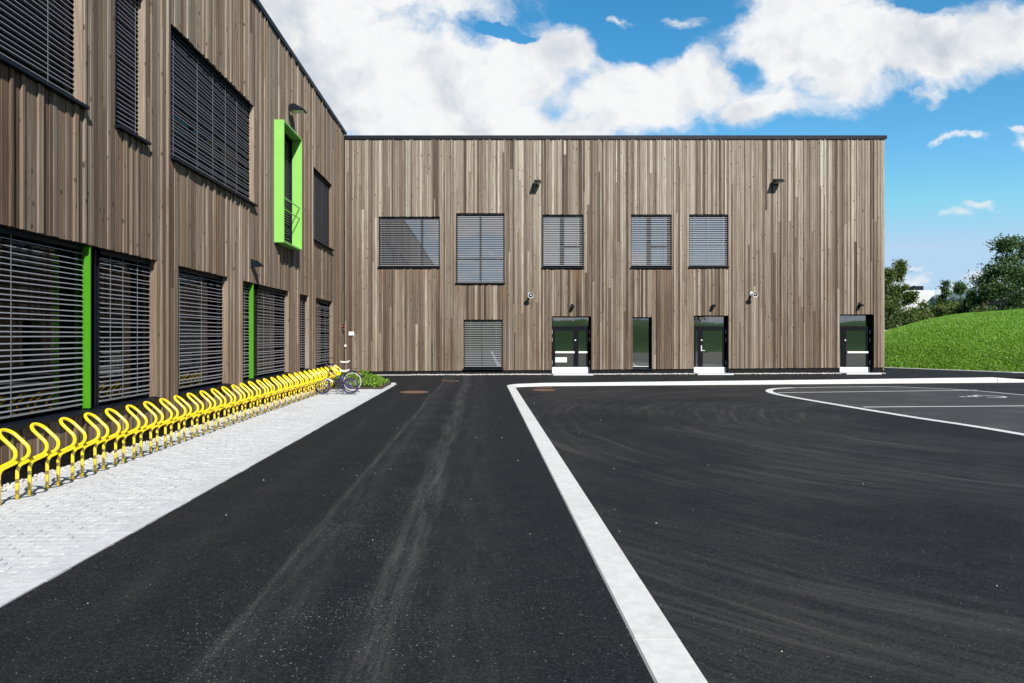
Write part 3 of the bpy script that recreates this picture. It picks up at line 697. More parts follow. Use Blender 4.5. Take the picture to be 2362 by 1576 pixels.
def door(M, s0, s1, ztop, split, wide_left, bars, label, lever=False, notice=False):
    zf = zg((s0+s1)/2, WY); dep = .30; o0, o1 = -dep-.05, -dep+.04; fr = MB(); fw = .06
    zt0 = BZ(752.5)                                       # underside of the transom glass
    wbox(fr, M, s0, s0+fw, zf, ztop, o0, o1); wbox(fr, M, s1-fw, s1, zf, ztop, o0, o1); wbox(fr, M, s0+fw, s1-fw, ztop-.05, ztop, o0, o1)
    wbox(fr, M, s0+fw, s1-fw, zt0-.09, zt0, o0, o1+.01)
    dr = fr.build('entrance_door', M_frame, back, label=label)
    p = MB(); wbox(p, M, s0+fw, s1-fw, zt0, ztop-.05, -dep-.02, -dep+.01); p.build('pane', M_dglass, dr)
    r = MB(); wbox(r, M, s0-.0, s0+.016, zf, ztop-.0, o1+.001, -.022); wbox(r, M, s1-.016, s1, zf, ztop, o1+.001, -.022); wbox(r, M, s0+.016, s1-.016, ztop-.016, ztop, o1+.001, -.022)
    r.build('reveal', M_membrane, dr)
    zk = BZ(847.5)
    for li, (a, c) in enumerate(((s0+fw+.004, split-.003), (split+.003, s1-fw-.004))):
        lf = MB(); st = .10; zl1 = zt0-.095
        wbox(lf, M, a, a+st, zf+.02, zl1, -dep-.02, -dep+.045); wbox(lf, M, c-st, c, zf+.02, zl1, -dep-.02, -dep+.045)
        wbox(lf, M, a+st, c-st, zl1-.10, zl1, -dep-.02, -dep+.045); wbox(lf, M, a+st, c-st, zf+.02, zk+.02, -dep-.02, -dep+.045)
        leaf = lf.build('door_leaf', M_frame, dr)
        p = MB(); wbox(p, M, a+st, c-st, zk+.02, zl1-.10, -dep, -dep+.015); p.build('pane', M_dglass, dr)
        kpt = MB(); wbox(kpt, M, a-.06 if li == 0 else a, c if li == 0 else c+.06, zf+.05, zk, -dep+.047, -dep+.06); kpt.build('kick_plate', M_steel, dr)
        if bars[li]:
            pb = MB(); pb.box(M(a+st, 0, 0)[0], M(c-st+.03, 0, 0)[0], WY+dep-.14, WY+dep-.085, BZ(815), BZ(811))
            for q in (a+st+.02, c-st-.02): pb.box(q-.02, q+.02, WY+dep-.085, WY+dep-.045, BZ(815), BZ(811))
            pb.build('push_bar', M_white, dr)
    hg = MB(); wide = wide_left
    sides = [s0+.012, s1-.045] if bars[0] and bars[1] else [s1-.045]
    for q in sides:
        for zc_ in (BZ(765.6), BZ(783.8), BZ(836.7)):
            h_ = MB(); wbox(h_, M, q, q+.035, zc_-.085, zc_+.085, -dep+.045, -dep+.075); h_.build('hinge', M_steel, dr)
    lk = MB(); lk.lathe([(0, .032), (.02, .032), (.022, 0)], (split+(-.03 if wide_left else .05), WY+dep-.045, BZ(785)), (0, -1, 0), 14); lk.build('lock', M_steel, dr)
    if lever:
        lv = MB(); sx_ = split+.04
        lv.box(sx_-.02, sx_+.02, WY+dep-.06, WY+dep-.046, BZ(812), BZ(797)); lv.tube([(sx_, WY+dep-.06, BZ(809)), (sx_, WY+dep-.11, BZ(809)), (sx_+.13, WY+dep-.11, BZ(809))], .011, 6); lv.build('handle', M_steel, dr)
    if notice:
        nb = MB(); wbox(nb, M, s0+.18, s0+.68, BZ(836.5), BZ(825), -dep+.0155, -dep+.018); nb.build('notice', simple('pale_notice', (.42, .50, .42), .6), dr)
    # grated aluminium doorstep
    ds = MB(); gw = .55
    ds.box(s0+.0, s1+.02, WY-gw, WY-gw+.03, zf+.0, zf+.055); ds.box(s0, s1+.02, WY+.20, WY+.23, zf, zf+.055)
    ds.box(s0-.0, s0+.03, WY-gw+.03, WY+.20, zf, zf+.055); ds.box(s1-.01, s1+.02, WY-gw+.03, WY+.20, zf, zf+.055)
    sx_ = s0+.06
    while sx_ < s1-.02:
        ds.box(sx_, sx_+.022, WY-gw+.03, WY+.20, zf+.012, zf+.05); sx_ += .05
    ds.build('doorstep_grate', M_steel, dr)
    return dr
d1, d2, d3 = B_['D1'], B_['D2'], B_['D3']
door(MBk, d1[0], d1[1], d1[3], BSx(1330.5), True, (True, True), 'double glass door with two push bars, farthest left', notice=True)
door(MBk, d2[0], d2[1], d2[3], BSx(1620), False, (False, False), 'glass door with a lever handle, middle one of three', lever=True)
door(MBk, d3[0], d3[1], d3[3], BSx(1954), False, (False, True), 'glass door with one push bar at the right end of the facade')
r = MB(); r.box(WX-.2, X1+.075, WY-.055, WY+.6, 10.20, 10.33); r.box(WX+.06, X1+.06, WY-.05, WY-.035, 10.165, 10.199); r.build('parapet_cap', M_black, back)
# plinth pieces between the doors
pe = [WX+.0, d1[0]-.01, d1[1]+.01, d2[0]-.01, d2[1]+.01, d3[0]-.01, d3[1]+.01, BSx(2028)]
for a, c in zip(pe[::2], pe[1::2]):
    r = MB(); r.box(a, c, WY+.035, WY+.3, -.3, .25+.13*(a+2)/19.2); r.build('plinth', M_plinth, back)
r = MB(); r.box(X1-.06, X1-.001, WY+.03, 49, .3, 10.2); r.build('side_wall', M_wood, back)
r = MB(); r.box(WX-.3, X1-.061, WY+.61, 49, 10.0, 10.15); r.build('roof', M_membrane, back)
r = MB(); r.box(WX, X1-.061, 48.8, 49, .3, 9.99); r.build('rear_wall', M_wood, back)

# ================================================================ WALL FITTINGS
def flood(M, s, z, wd, proj, hb, label, group, small=False):
    """wedge-shaped wall floodlight: thick housing at the wall, thin at the front, glass on its underside"""
    root = empty('wall_lamp', M(s, z, 0), label, 'wall lamp', group)
    b = MB(); o0 = .035
    prof = [(o0+.06 if not small else o0, z+hb*.5), (o0+proj*.42, z+hb*.58), (o0+proj, z-hb*.28), (o0+proj, z-hb*.42), (o0+.06 if not small else o0, z-hb*.42 if not small else z-hb*.6)]
    A_ = [M(s-wd/2, zz, oo) for oo, zz in prof]; b.prism(A_, Vector(M(s+wd/2, 0, 0))-Vector(M(s-wd/2, 0, 0)))
    me = b.mesh('housing', M_black); bm = bmesh.new(); bm.from_mesh(me); bmesh.ops.recalc_face_normals(bm, faces=bm.faces); bm.to_mesh(me); bm.free()
    inst('housing', me, root)
    g = MB(); zl = z-hb*.42
    if not small: wbox(g, M, s-wd*.42, s+wd*.42, zl-.006, zl-.001, o0+.10, o0+proj-.04)
    else:
        A_ = [M(s-wd*.42, z-hb*.6-.004+.02*hb, o0+.02), M(s+wd*.42, z-hb*.6-.004+.02*hb, o0+.02), M(s+wd*.42, z-hb*.43-.006, o0+proj*.9), M(s-wd*.42, z-hb*.43-.006, o0+proj*.9)]; g.poly(A_)
    g.build('lamp_glass', M_lens, root)
    k = MB(); wbox(k, M, s-.05, s+.05, z-.10, z+.12, .002, .034)
    if not small: wbox(k, M, s-.025, s+.025, z-.05, z+.05, .034, o0+.07)
    k.build('bracket', M_black, root)
    return root
flood(ML, 20.75, 8.66, .34, .50, .20, 'dark floodlight on the left wall above the green window box', 'large floodlights on the walls')
flood(MBk, BSx(1238.5), BZ(423), .27, .48, .17, 'dark floodlight high on the far wall above the third upper window', 'large floodlights on the walls')
flood(MBk, BSx(1789), BZ(421), .34, .48, .17, 'dark floodlight high on the far wall near its right end', 'large floodlights on the walls')
flood(ML, 17.45, 3.60, .12, .27, .16, 'small black wedge lamp on the left wall above the finned window', 'small lamps on the walls', True)
flood(MBk, BSx(1320), BZ(708), .13, .24, .10, 'small black lamp above the double door with two push bars', 'small lamps on the walls', True)
flood(MBk, BSx(1644), BZ(706), .13, .24, .10, 'small black lamp above the middle door with lever handle', 'small lamps on the walls', True)
flood(MBk, BSx(1982), BZ(704.5), .13, .24, .10, 'small black lamp above the rightmost door', 'small lamps on the walls', True)
def horn(px, py, label, tilt):
    s, z = BSx(px), BZ(py); root = empty('horn_speaker', (s-.02, WY, z), label, 'loudspeaker', 'horn loudspeakers on the far wall')
    ax = Vector((tilt, -1, -.12)).normalized(); o = Vector((s, WY-.34, z))
    b = MB(); b.lathe([(-.20, .0), (-.20, .055), (-.10, .055), (-.09, .045), (-.04, .06), (.05, .115), (.055, .118), (.052, .112), (.050, .100)], o, ax, 24); b.build('horn', M_white, root, smooth=False)
    c_ = MB(); c_.lathe([(.0505, .100), (.02, .085), (-.03, .045), (-.048, .03), (-.048, 0)], o, ax, 20); c_.build('throat', M_rubber, root)
    c_ = MB(); c_.lathe([(-.045, .03), (.03, .036), (.045, .02), (.046, 0)], o, ax, 14); c_.build('centre_cone', M_white, root)
    k = MB(); k.tube([tuple(o-ax*.15), (s-.02, WY-.12, z+.05), (s-.03, WY-.026, z+.05)], .016, 6); k.box(s-.08, s+.02, WY-.035, WY-.026, z-.03, z+.13); k.build('bracket', M_steel, root)
horn(1222.6, 682.8, 'white horn loudspeaker left of the double door', .04)
horn(1734, 680.3, 'white horn loudspeaker right of the middle door', .12)
def plate(x0, x1, z0, z1, nm, label, cat, dep=.02):
    r = MB(); r.box(x0, x1, WY-.03-dep, WY-.028, z0, z1); o = r.build(nm, M_white, None, ((x0+x1)/2, WY-.03, z0), label=label, cat=cat)
    e = MB(); m_ = .012; e.box(x0+m_, x1-m_, WY-.034-dep, WY-.0302-dep, z0+m_, z1-m_); e.build('face_plate', M_white, o)
plate(BSx(804.8), BSx(817.2), BZ(774), BZ(765.3), 'wall_sign', 'blank white rectangular plate on the far wall beside the corner', 'sign')
plate(BSx(794+1.5), BSx(800), BZ(800.5), BZ(795), 'junction_box', 'small white box low on the far wall in the corner', 'box', .06)
r = MB(); r.box(WX+.028, WX+.075, 28.72, 28.86, 1.98, 2.26); kb = r.build('key_box', M_black, None, (WX+.03, 28.79, 2.1), label='small black and red box on the left wall near the corner', cat='box')
r = MB(); r.box(WX+.076, WX+.084, 28.75, 28.81, 2.16, 2.22); r.box(WX+.034, WX+.060, 28.71, 28.719, 2.15, 2.21); r.build('red_cover', M_red, kb)
r = MB(); r.box(WX+.076, WX+.080, 28.75, 28.83, 2.02, 2.07); r.build('label_strip', M_white, kb)

# ================================================================ PAVED STRIP, GRAVEL, BED
PX0, PX1, PYE = -5.42, -3.10, 22.45
mb = MB(); mb.box(PX0-.02, PX1, -4, PYE, -.1, .004); pav = mb.build('pavement', M_joint, None, (-4.3, 10, 0), kind='structure')
def block_mesh():
    """interlocking block with zigzag sides, 0.2 x 0.1 m"""
    L, H, z = .0965, .0486, .034; q = .011; mbk = MB()
    out = [(-L, -H+q), (-L*.5, -H-q), (0, -H+q), (L*.5, -H-q), (L, -H+q), (L+q*.6, 0), (L, H+q), (L*.5, H-q), (0, H+q), (-L*.5, H-q), (-L, H+q), (-L+q*.6, 0)]
    n = len(out); b0 = [(x, y, -.02) for x, y in out]; b1 = [(x, y, z*.0+.028) for x, y in out]; b2 = [(x*.975, y*.965, .030) for x, y in out]
    mbk.v = b0+b1+b2
    for i in range(n):
        j = (i+1) % n; mbk.face([i, j, n+j, n+i]); mbk.face([n+i, n+j, 2*n+j, 2*n+i])
    mbk.face([2*n+i for i in range(n)]); return mbk
bk = block_mesh(); BM = bk.mesh('paving_block', M_block)
rows = []; y = 3.2; r_ = 0
while y < PYE-.04:
    x = PX0+.1+(.05 if r_ % 2 else -.05)
    while x < PX1-.30: rows.append((x+random.uniform(-.003, .003), y+random.uniform(-.003, .003), random.uniform(-.004, .002), random.uniform(-.03, .03), 1.0)); x += .2035
    rem = (PX1-.203)-(x-.2035+.1)
    if rem > .03: rows.append((PX1-.203-rem/2+.002, y, 0, 0, rem/.2))
    y += .0995; r_ += 1
vis = lambda x, y: (CX+x*F/y) > -40
near_ = sorted([q for q in rows if vis(q[0], q[1])], key=lambda q: q[0]**2+q[1]**2)
keys = set(near_[:298])
for q in near_[:298]: inst('paving_block', BM, pav, (q[0], q[1], q[2]-.017), (q[4], 1, 1), (0, 0, q[3]))
bv = np.array(bk.v); rest = [q for q in rows if q not in keys]
allv = []; allf = []
for q in rest:
    n0 = len(allv); c_, s_ = math.cos(q[3]), math.sin(q[3]); allv += [(q[0]+q[4]*a*c_-b_*s_, q[1]+q[4]*a*s_+b_*c_, q[2]-.017+z_) for a, b_, z_ in bk.v]
    allf += [[n0+i for i in f] for f in bk.f[:]]
me = bpy.data.meshes.new('paving_block'); me.from_pydata(allv, [], allf); me.materials.append(M_block); me.update()
inst('paving_block', me, pav, kind='stuff')
y = 3.2; n = 0; eb = MB(); eb.box(-.0975, .0975, -.148, .148, -.02, .031); EBM = eb.mesh('edge_block', M_block)
while y < 24.9:
    inst('edge_block', EBM, pav, (PX1-.1+random.uniform(-.004, .004), y, -.018+random.uniform(-.002, .002)), None, (0, 0, random.uniform(-.008, .008)))
    y += .301
for k_ in range(5): inst('edge_block', EBM, pav, (PX1-.02-.30*k_-.2, 25.08, .01), None, (0, 0, math.pi/2))
# gravel strips
g1 = MB(); g1.box(WX-.03, PX0-.02, -4, 26.5, -.3, -.11); g1.build('gravel_bed', M_gravel, None, kind='structure')
g2 = MB()
for a, c in ((WX+.3, d1[0]), (d1[1]+.1, d2[0]), (d2[1]+.1, d3[0]), (d3[1]+.05, X1-.1)):
    g2.hexa([(a, WY-.20, -.2), (c, WY-.20, -.2), (c, WY+.034, -.2), (a, WY+.034, -.2), (a, WY-.20, zg(a, WY)+.015), (c, WY-.20, zg(c, WY)+.015), (c, WY+.034, zg(c, WY)+.03), (a, WY+.034, zg(a, WY)+.03)])
g2; g2.build('gravel_border', M_gravel, None, kind='structure')
ico = bmesh.new(); bmesh.ops.create_icosphere(ico, subdivisions=1, radius=1); iv = np.array([v_.co[:] for v_ in ico.verts]); ifc = np.array([[v_.index for v_ in f.verts] for f in ico.faces]); ico.free()
def stones(name, P, smin, smax, mat, parent=None, **kw):
    n = len(P); sc = rng.uniform(smin, smax, (n, 1, 1))*rng.uniform(.6, 1.2, (n, 1, 3)); V_ = iv[None]*(1+rng.normal(0, .12, (n, len(iv), 1)))*sc
    a = rng.uniform(0, 6.28, n); R = np.zeros((n, 3, 3)); R[:, 0, 0] = np.cos(a); R[:, 0, 1] = -np.sin(a); R[:, 1, 0] = np.sin(a); R[:, 1, 1] = np.cos(a); R[:, 2, 2] = .8
    V_ = np.einsum('nij,nkj->nki', R, V_)+np.array(P)[:, None, :]
    Fx = (ifc[None]+np.arange(n)[:, None, None]*len(iv)).reshape(-1, 3)
    return inst(name, np_mesh(name, V_.reshape(-1, 3), Fx, mat), parent, kind='stuff', **kw)
P_ = [(random.uniform(WX, PX0+.03), 5+18*random.random()**1.5, random.uniform(-.115, -.085)) for _ in range(7000)]
P_ = [(x, y, z+.10*max(0, (x+5.62)/.2)) for x, y, z in P_]
stones('gravel', P_, .012, .034, M_gravel, label='white pebbles between the plinth and the block paving', cat='gravel')
P_ = []
for a, c, zt in ((WX+2.9, d1[0]-.05, .08), (d1[1]+.1, d2[0]-.05, .10), (d2[1]+.1, d3[0]-.05, .12), (d3[1]+.05, X1-.1, .13)):
    for _ in range(int((c-a)*260)): x = random.uniform(a, c); P_.append((x, WY-random.uniform(.0, .26), zg(x, WY)+random.uniform(.01, .035)))
stones('gravel', P_, .012, .034, M_gravel, label='white pebble strip along the foot of the far wall', cat='gravel')
P_ = [(random.uniform(-3.0, 5), random.uniform(3, 24), 0) for _ in range(90)]
P_ = [(x, y, (zg(x, y) if x < KX-.1 else (LOT if x > KX+.2 else .02))+.003) for x, y, z in P_]
stones('loose_chippings', P_, .003, .009, M_gravel, label='scattered tiny chippings lying on the asphalt', cat='gravel')
# planting bed in the corner
bed = [(-5.85, 22.5), (PX1-.22, 22.5), (PX1-.22, 24.95), (-5.85, 28.0)]
sb = MB(); sb.prism([(x, y, -.1) for x, y in bed], (0, 0, .16)); sb.build('soil_bed', M_soil, None, kind='structure')
def inside_bed(x, y): return -5.8 < x < PX1-.32 and 22.65 < y < 25.0+(-3.3-x)*1.0
pts = []; 
while len(pts) < 9000:
    x = random.uniform(-5.8, -3.3); y = random.uniform(22.6, 27.4)
    if not inside_bed(x, y): continue
    top = .24+.06*math.sin(x*4+y*2)+.05*math.sin(x*9-y*5)
    e_ = min(1, (PX1-.3-x)/.3, (y-22.6)/.25); top *= .45+.55*max(0, e_)
    pts.append((x, y, .05+top*random.random()**.45))
for _ in range(260): pts.append((-4.25+random.gauss(0, .13), 24.3+random.gauss(0, .2), .2+.35*random.random()))
leaves('ground_cover', np.array(pts), .042, M_leafD, None, .5, kind='stuff', label='bright green leafy ground cover in the corner bed', cat='plants')

# ================================================================ MANHOLE COVERS, PARKING PAINT
def manhole(x, y, r, z, label, slots):
    root = empty('manhole_cover', (x, y, z), label, 'manhole cover')
    m_ = MB(); m_.lathe([(0.0, r*1.14), (.006, r*1.13), (.006, r*1.02), (0.001, r*1.01)], (x, y, z), (0, 0, 1), 32); m_.build('ring', M_rust, root)
    m_ = MB(); m_.lathe([(0.002, r), (.005, r*.985), (.005, 0.0)], (x, y, z), (0, 0, 1), 32)
    m_.build('lid', M_rust, root)
    k = MB(); n = 5
    for i in range(-n, n+1):
        q = i*r*.16; hl = math.sqrt(max(0, (r*.85)**2-q*q))
        if slots: k.box(x-hl, x+hl, y+q-.014, y+q+.014, z+.0055, z+.008)
        else:
            for j in range(-n, n+1):
                if abs(j*r*.16) < hl: k.box(x+j*r*.16-.018, x+j*r*.16+.018, y+q-.018, y+q+.018, z+.0055, z+.009)
    k.build('tread_pattern', M_rubber if slots else M_rust, root)
manhole(-2.12, 21.4, .40, .002, 'large rusty manhole cover on the asphalt beside the paved strip', False)
manhole(2.10, 23.1, .34, LOT+.002, 'round rusty manhole cover inside the white kerb corner, nearer one', False)
manhole(2.2, 24.35, .27, LOT+.002, 'smaller rusty drain grate inside the kerb corner, closer to the kerb', True)
manhole(-1.2, 26.0, .30, zg(-1.2, 26)+.006, 'faint brown cover in the asphalt near the far wall', True)
def GL(px, py, z=LOT): Y = (EYE-z)*F/(py-CY); return ((px-CX)*Y/F, Y)
def ribbon(path, w_, z, name, label=None, cat=None, mat=M_paint, parent=None, kind=None):
    fr = path_frames(path); m_ = MB()
    for p, nn in fr: a = p+nn*w_/2; c = p-nn*w_/2; m_.v += [(a.x, a.y, z), (c.x, c.y, z)]
    for i in range(len(fr)-1): m_.face([2*i, 2*i+1, 2*i+3, 2*i+2])
    return m_.build(name, mat, parent, label=label, cat=cat, kind=kind)
def smooth_path(P, n=6):
    out = []
    for i in range(len(P)-1):
        p0, p1, p2, p3 = P[max(i-1, 0)], P[i], P[i+1], P[min(i+2, len(P)-1)]
        for k in range(n):
            q = k/n; out.append(tuple(.5*((2*p1[j])+(-p0[j]+p2[j])*q+(2*p0[j]-5*p1[j]+4*p2[j]-p3[j])*q*q+(-p0[j]+3*p1[j]-3*p2[j]+p3[j])*q**3) for j in (0, 1)))
    return out+[P[-1]]
loop = [GL(2700, 1062), GL(2362, 1003.5), GL(2239, 983), GL(2102.5, 962.5), GL(1949.5, 937.5), GL(1821, 915.5), GL(1785, 908), GL(1774, 902), GL(1786, 897.4), GL(1829, 894.9), GL(1966, 893.2), GL(2048, 892.6), GL(2157, 896.5), GL(2239, 901), GL(2362, 912), GL(2600, 935)]
island = MB(); zi = LOT+.004
ipts = smooth_path(loop, 4); island.poly([(x, y, zi) for x, y in ipts])
m_, t, b, o = material('bay_asphalt'); P = nd(t, 'NewGeometry').outputs['Position']
c = mix(t, ss(t, noise(t, P, 90, 4, .7), .3, .75), (.008, .0072, .0072), (.021, .0188, .0188)); c = mix(t, ss(t, noise(t, P, .7, 5, .65), .45, .75, 0, .6), c, (.050, .043, .039))
setc(t, b, 'Base Color', c); b.inputs['Roughness'].default_value = .85; bump(t, b, noise(t, P, 120, 4), .5, .006)
island.build('parking_bays', m_, None, kind='structure')
ribbon(smooth_path(loop[:10], 8), .22, LOT+.008, 'parking_line', 'wide worn white line round the front edge of the parking bays', 'road marking')
ribbon(smooth_path(loop[9:], 8), .11, LOT+.008, 'parking_line', 'thin white curved line along the far edge of the parking bays', 'road marking')
ribbon([GL(1794, 906.9), GL(2253, 901)], .11, LOT+.012, 'parking_line', 'thin straight white bay line behind the wheelchair symbol', 'road marking')
ribbon([GL(1990.5, 940.2), GL(2362, 937.5), GL(2600, 936)], .12, LOT+.012, 'parking_line', 'thin straight white bay line in front of the wheelchair symbol', 'road marking')
# wheelchair symbol, its head towards the left
cx_, cy_ = GL(2258, 915.5); sc = 1.0
def sy(u_, v_): return (cx_-v_*sc, cy_+u_*sc)               # u across, v towards the head
wheel = [sy(-.05+.36*math.cos(a), -.30+.36*math.sin(a)) for a in lin(math.radians(130), math.radians(410-30), 22)]
sm = MB()
def add_rib(path, w_):
    n0 = len(sm.v)
    fr = path_frames(path)
    for p, nn in fr: a = p+nn*w_/2; c = p-nn*w_/2; sm.v += [(a.x, a.y, LOT+.014), (c.x, c.y, LOT+.014)]
    for i in range(len(fr)-1): sm.face([n0+2*i, n0+2*i+1, n0+2*i+3, n0+2*i+2])
add_rib(wheel, .10); add_rib([sy(-.10, .42), sy(-.08, -.02)], .13)
add_rib([sy(-.09, .035), sy(.22, .035)], .10)
add_rib([sy(-.10, .26), sy(.14, .26)], .08)
add_rib([sy(.22, .075), sy(.36, -.30), sy(.50, -.27)], .10)
n0 = len(sm.v); sm.poly([(*sy(-.12+.09*math.cos(a), .58+.09*math.sin(a)), LOT+.014) for a in lin(0, 2*math.pi*15/16, 16)])
sm.build('wheelchair_symbol', M_paint, None, label='white wheelchair symbol painted in the parking bay', cat='road marking')

# ================================================================ BICYCLE HOOPS
def arc(c, r, a0, a1, n): return [(c[0]+r*math.cos(a), c[1]+r*math.sin(a)) for a in lin(a0, a1, n)]
def fillet(P, rad, n=6):
    out = [P[0]]
    for i in range(1, len(P)-1):
        a, b_, c_ = Vector(P[i-1]), Vector(P[i]), Vector(P[i+1]); d0 = (a-b_).normalized(); d1_ = (c_-b_).normalized()
        an = d0.angle(d1_); r = rad[i-1]; tl = min(r/math.tan(an/2), (a-b_).length*.499, (c_-b_).length*.499); r = tl*math.tan(an/2)
        ce = b_+(d0+d1_).normalized()*(r/math.sin(an/2)); s0_ = b_+d0*tl; s1_ = b_+d1_*tl; u0 = s0_-ce; u1 = s1_-ce; tot = u0.angle(u1); sg = 1 if u0.x*u1.y-u0.y*u1.x > 0 else -1
        for k in range(n+1):
            th_ = sg*tot*k/n; out.append((ce.x+u0.x*math.cos(th_)-u0.y*math.sin(th_), ce.y+u0.x*math.sin(th_)+u0.y*math.cos(th_)))
    return out+[P[-1]]
prof = fillet([(0, 0), (0, .362), (.383, .542), (.185, .726)], [.11, .127], 8)
hp = [(x, 0, z) for x, z in prof]; dirn = (Vector((.185, 0, .726))-Vector((.383, 0, .542))).normalized(); base = Vector((.185, 0, .726))
tip = [tuple(base+Vector((0, .1-.1*math.cos(a), 0))+dirn*.1*math.sin(a)) for a in lin(math.pi/12, math.pi*11/12, 11)]
path = hp+tip+[(x, .2, z) for x, y, z in hp[::-1]]
hm = MB(); hm.tube(path, .0185, 12); HOOP = hm.mesh('bike_hoop', M_yellow, True)
ordn = ['first', 'second', 'third', 'fourth', 'fifth', 'sixth', 'seventh', 'eighth', 'ninth', 'tenth', 'eleventh', 'twelfth', 'thirteenth', 'fourteenth', 'fifteenth', 'sixteenth', 'seventeenth',
        'eighteenth', 'nineteenth', 'twentieth', 'twenty-first', 'twenty-second', 'twenty-third', 'twenty-fourth', 'twenty-fifth', 'twenty-sixth', 'twenty-seventh', 'twenty-eighth', 'twenty-ninth',
        'thirtieth', 'thirty-first', 'thirty-second', 'thirty-third', 'thirty-fourth']
NH = 33
for i in range(NH):
    lab = 'yellow tubular bicycle hoop on pale paving, '+ordn[i]+' in the row from the viewer'
    if i == 0: lab = 'yellow bicycle hoop cut off by the left edge of the picture, nearest the viewer'
    if i == NH-1: lab = 'yellow bicycle hoop at the far end of the row, behind the parked bicycles'
    inst('bike_hoop', HOOP, None, (-4.95+random.uniform(-.006, .006), 6.785+.487*i+random.uniform(-.006, .006), .008), None, (random.uniform(-.008, .008), random.uniform(-.008, .008), random.uniform(-.012, .012)), lab, 'bike rack', 'yellow bicycle hoops along the left wing')

# ================================================================ BICYCLES
def bicycle(x_rear, y, R_, wb, paint, rimmat, seat_h, bar_h, label, fender=False, lean=.06, col2=None):
    root = empty('bicycle', (x_rear-wb/2, y, .03), label, 'bicycle', 'bicycles parked in the hoops')
    L = Matrix.Translation((x_rear-wb/2, y, .03)) @ Matrix.Rotation(lean, 4, 'X')
    def T(x, yy, z): return L @ Vector((x, yy, z))           # x: + towards the rear wheel
    rx, fx = wb/2, -wb/2; 
    def circ(cx, r, z=R_, n=28, yy=0): return [T(cx+r*math.cos(a), yy, z+r*math.sin(a)) for a in lin(0, 2*math.pi*(n-1)/n, n)]
    for cxw in (rx, fx):
        wm = MB(); wm.tube(circ(cxw, R_-.019), .019, 8, True); wh = wm.build('wheel', M_rubber, root, smooth=True)
        rm = MB(); rm.tube(circ(cxw, R_-.046), .010, 6, True); rm.build('rim', rimmat, wh, smooth=True)
        sp_ = MB()
        for k in range(16):
            a = 2*math.pi*k/16; sp_.tube([T(cxw, .018*(-1)**k, R_), T(cxw+(R_-.05)*math.cos(a), 0, R_+(R_-.05)*math.sin(a))], .0018, 3)
        sp_.tube([T(cxw, -.045, R_), T(cxw, .045, R_)], .02, 8); sp_.build('spokes', M_chrome, wh)
    bb = (.06*wb, .27*R_/.25 if R_ < .26 else .29); st_ = (bb[0]+.20*wb, seat_h-.13); hd0 = (fx+.17*wb, R_+.30 if R_ > .26 else R_+.22); hd1 = (fx+.24*wb, bar_h-.10)
    f = MB(); tr = .017
    for a, c in ((bb, st_), (bb, hd0), (hd1, (bb[0]+.12*wb, seat_h-.30 if R_ > .26 else bb[1]+.17)), (hd0, hd1)): f.tube([T(a[0], 0, a[1]), T(c[0], 0, c[1])], tr, 8)
    for sd in (-1, 1):
        f.tube([T(bb[0], .02*sd, bb[1]), T(rx, .06*sd, R_)], .010, 6); f.tube([T(bb[0]+.13*wb, .02*sd, (bb[1]+st_[1])/2+.05), T(rx, .06*sd, R_)], .009, 6)
    f.build('frame', paint, root, smooth=True)
    if col2:
        e_ = MB(); q0 = T(hd0[0]*.96+bb[0]*.04, -.003, hd0[1]*.96+bb[1]*.04); q1 = T(hd0[0]*.35+bb[0]*.65, -.003, hd0[1]*.35+bb[1]*.65); e_.tube([q0, q1], .0205, 8); e_.build('down_tube_sleeve', col2, root, smooth=True)
    k = MB()
    for sd in (-1, 1): k.tube([T(hd0[0], .03*sd, hd0[1]-.01), T(fx+.02, .05*sd, R_+.12), T(fx, .05*sd, R_)], .011, 6)
    k.tube([T(hd0[0], -.05, hd0[1]), T(hd0[0], .05, hd0[1])], .014, 6); k.build('fork', col2 or paint, root, smooth=True)
    sp2 = MB(); sp2.tube([T(st_[0]-.01, 0, st_[1]-.02), T(st_[0]+.03, 0, seat_h-.03)], .012, 6); sp2.build('seat_post', M_bikeblack, root)
    sx = st_[0]+.03; s_ = MB()
    secs = [(-.16, .020, .010, .026), (-.06, .034, 0, .036), (.03, .060, .004, .046), (.10, .080, .026, .046), (.13, .062, .038, .028)]
    rings = []
    for xo, hw, dz_, th_ in secs:
        rings.append([T(sx+xo, -hw, seat_h+dz_), T(sx+xo, -hw*.5, seat_h+dz_+.014), T(sx+xo, hw*.5, seat_h+dz_+.014), T(sx+xo, hw, seat_h+dz_), T(sx+xo, hw*.7, seat_h+dz_-th_), T(sx+xo, -hw*.7, seat_h+dz_-th_)])
    for r in rings: s_.v += [tuple(p) for p in r]
    for i in range(len(rings)-1):
        for j in range(6): a = i*6+j; b_ = i*6+(j+1) % 6; s_.face([a, b_, b_+6, a+6])
    s_.face([5, 4, 3, 2, 1, 0]); s_.face([(len(rings)-1)*6+j for j in range(6)]); s_.build('saddle', M_white, root)
    h = MB(); h.tube([T(hd1[0], 0, hd1[1]-.02), T(hd1[0]+.01, 0, bar_h-.02), T(hd1[0]-.03, 0, bar_h)], .014, 6)
    h.tube([T(hd1[0]+.10, -.27, bar_h+.03), T(hd1[0]+.04, -.18, bar_h+.03), T(hd1[0]-.03, -.05, bar_h), T(hd1[0]-.03, .05, bar_h), T(hd1[0]+.04, .18, bar_h+.03), T(hd1[0]+.10, .27, bar_h+.03)], .011, 8)
    h.build('handlebar', M_bikeblack, root, smooth=True)
    for sd in (-1, 1):
        g_ = MB(); g_.tube([T(hd1[0]+.06, .22*sd, bar_h+.03), T(hd1[0]+.13, .30*sd, bar_h+.03)], .016, 8); g_.build('grip', M_white if R_ < .26 else M_bikeblack, root)
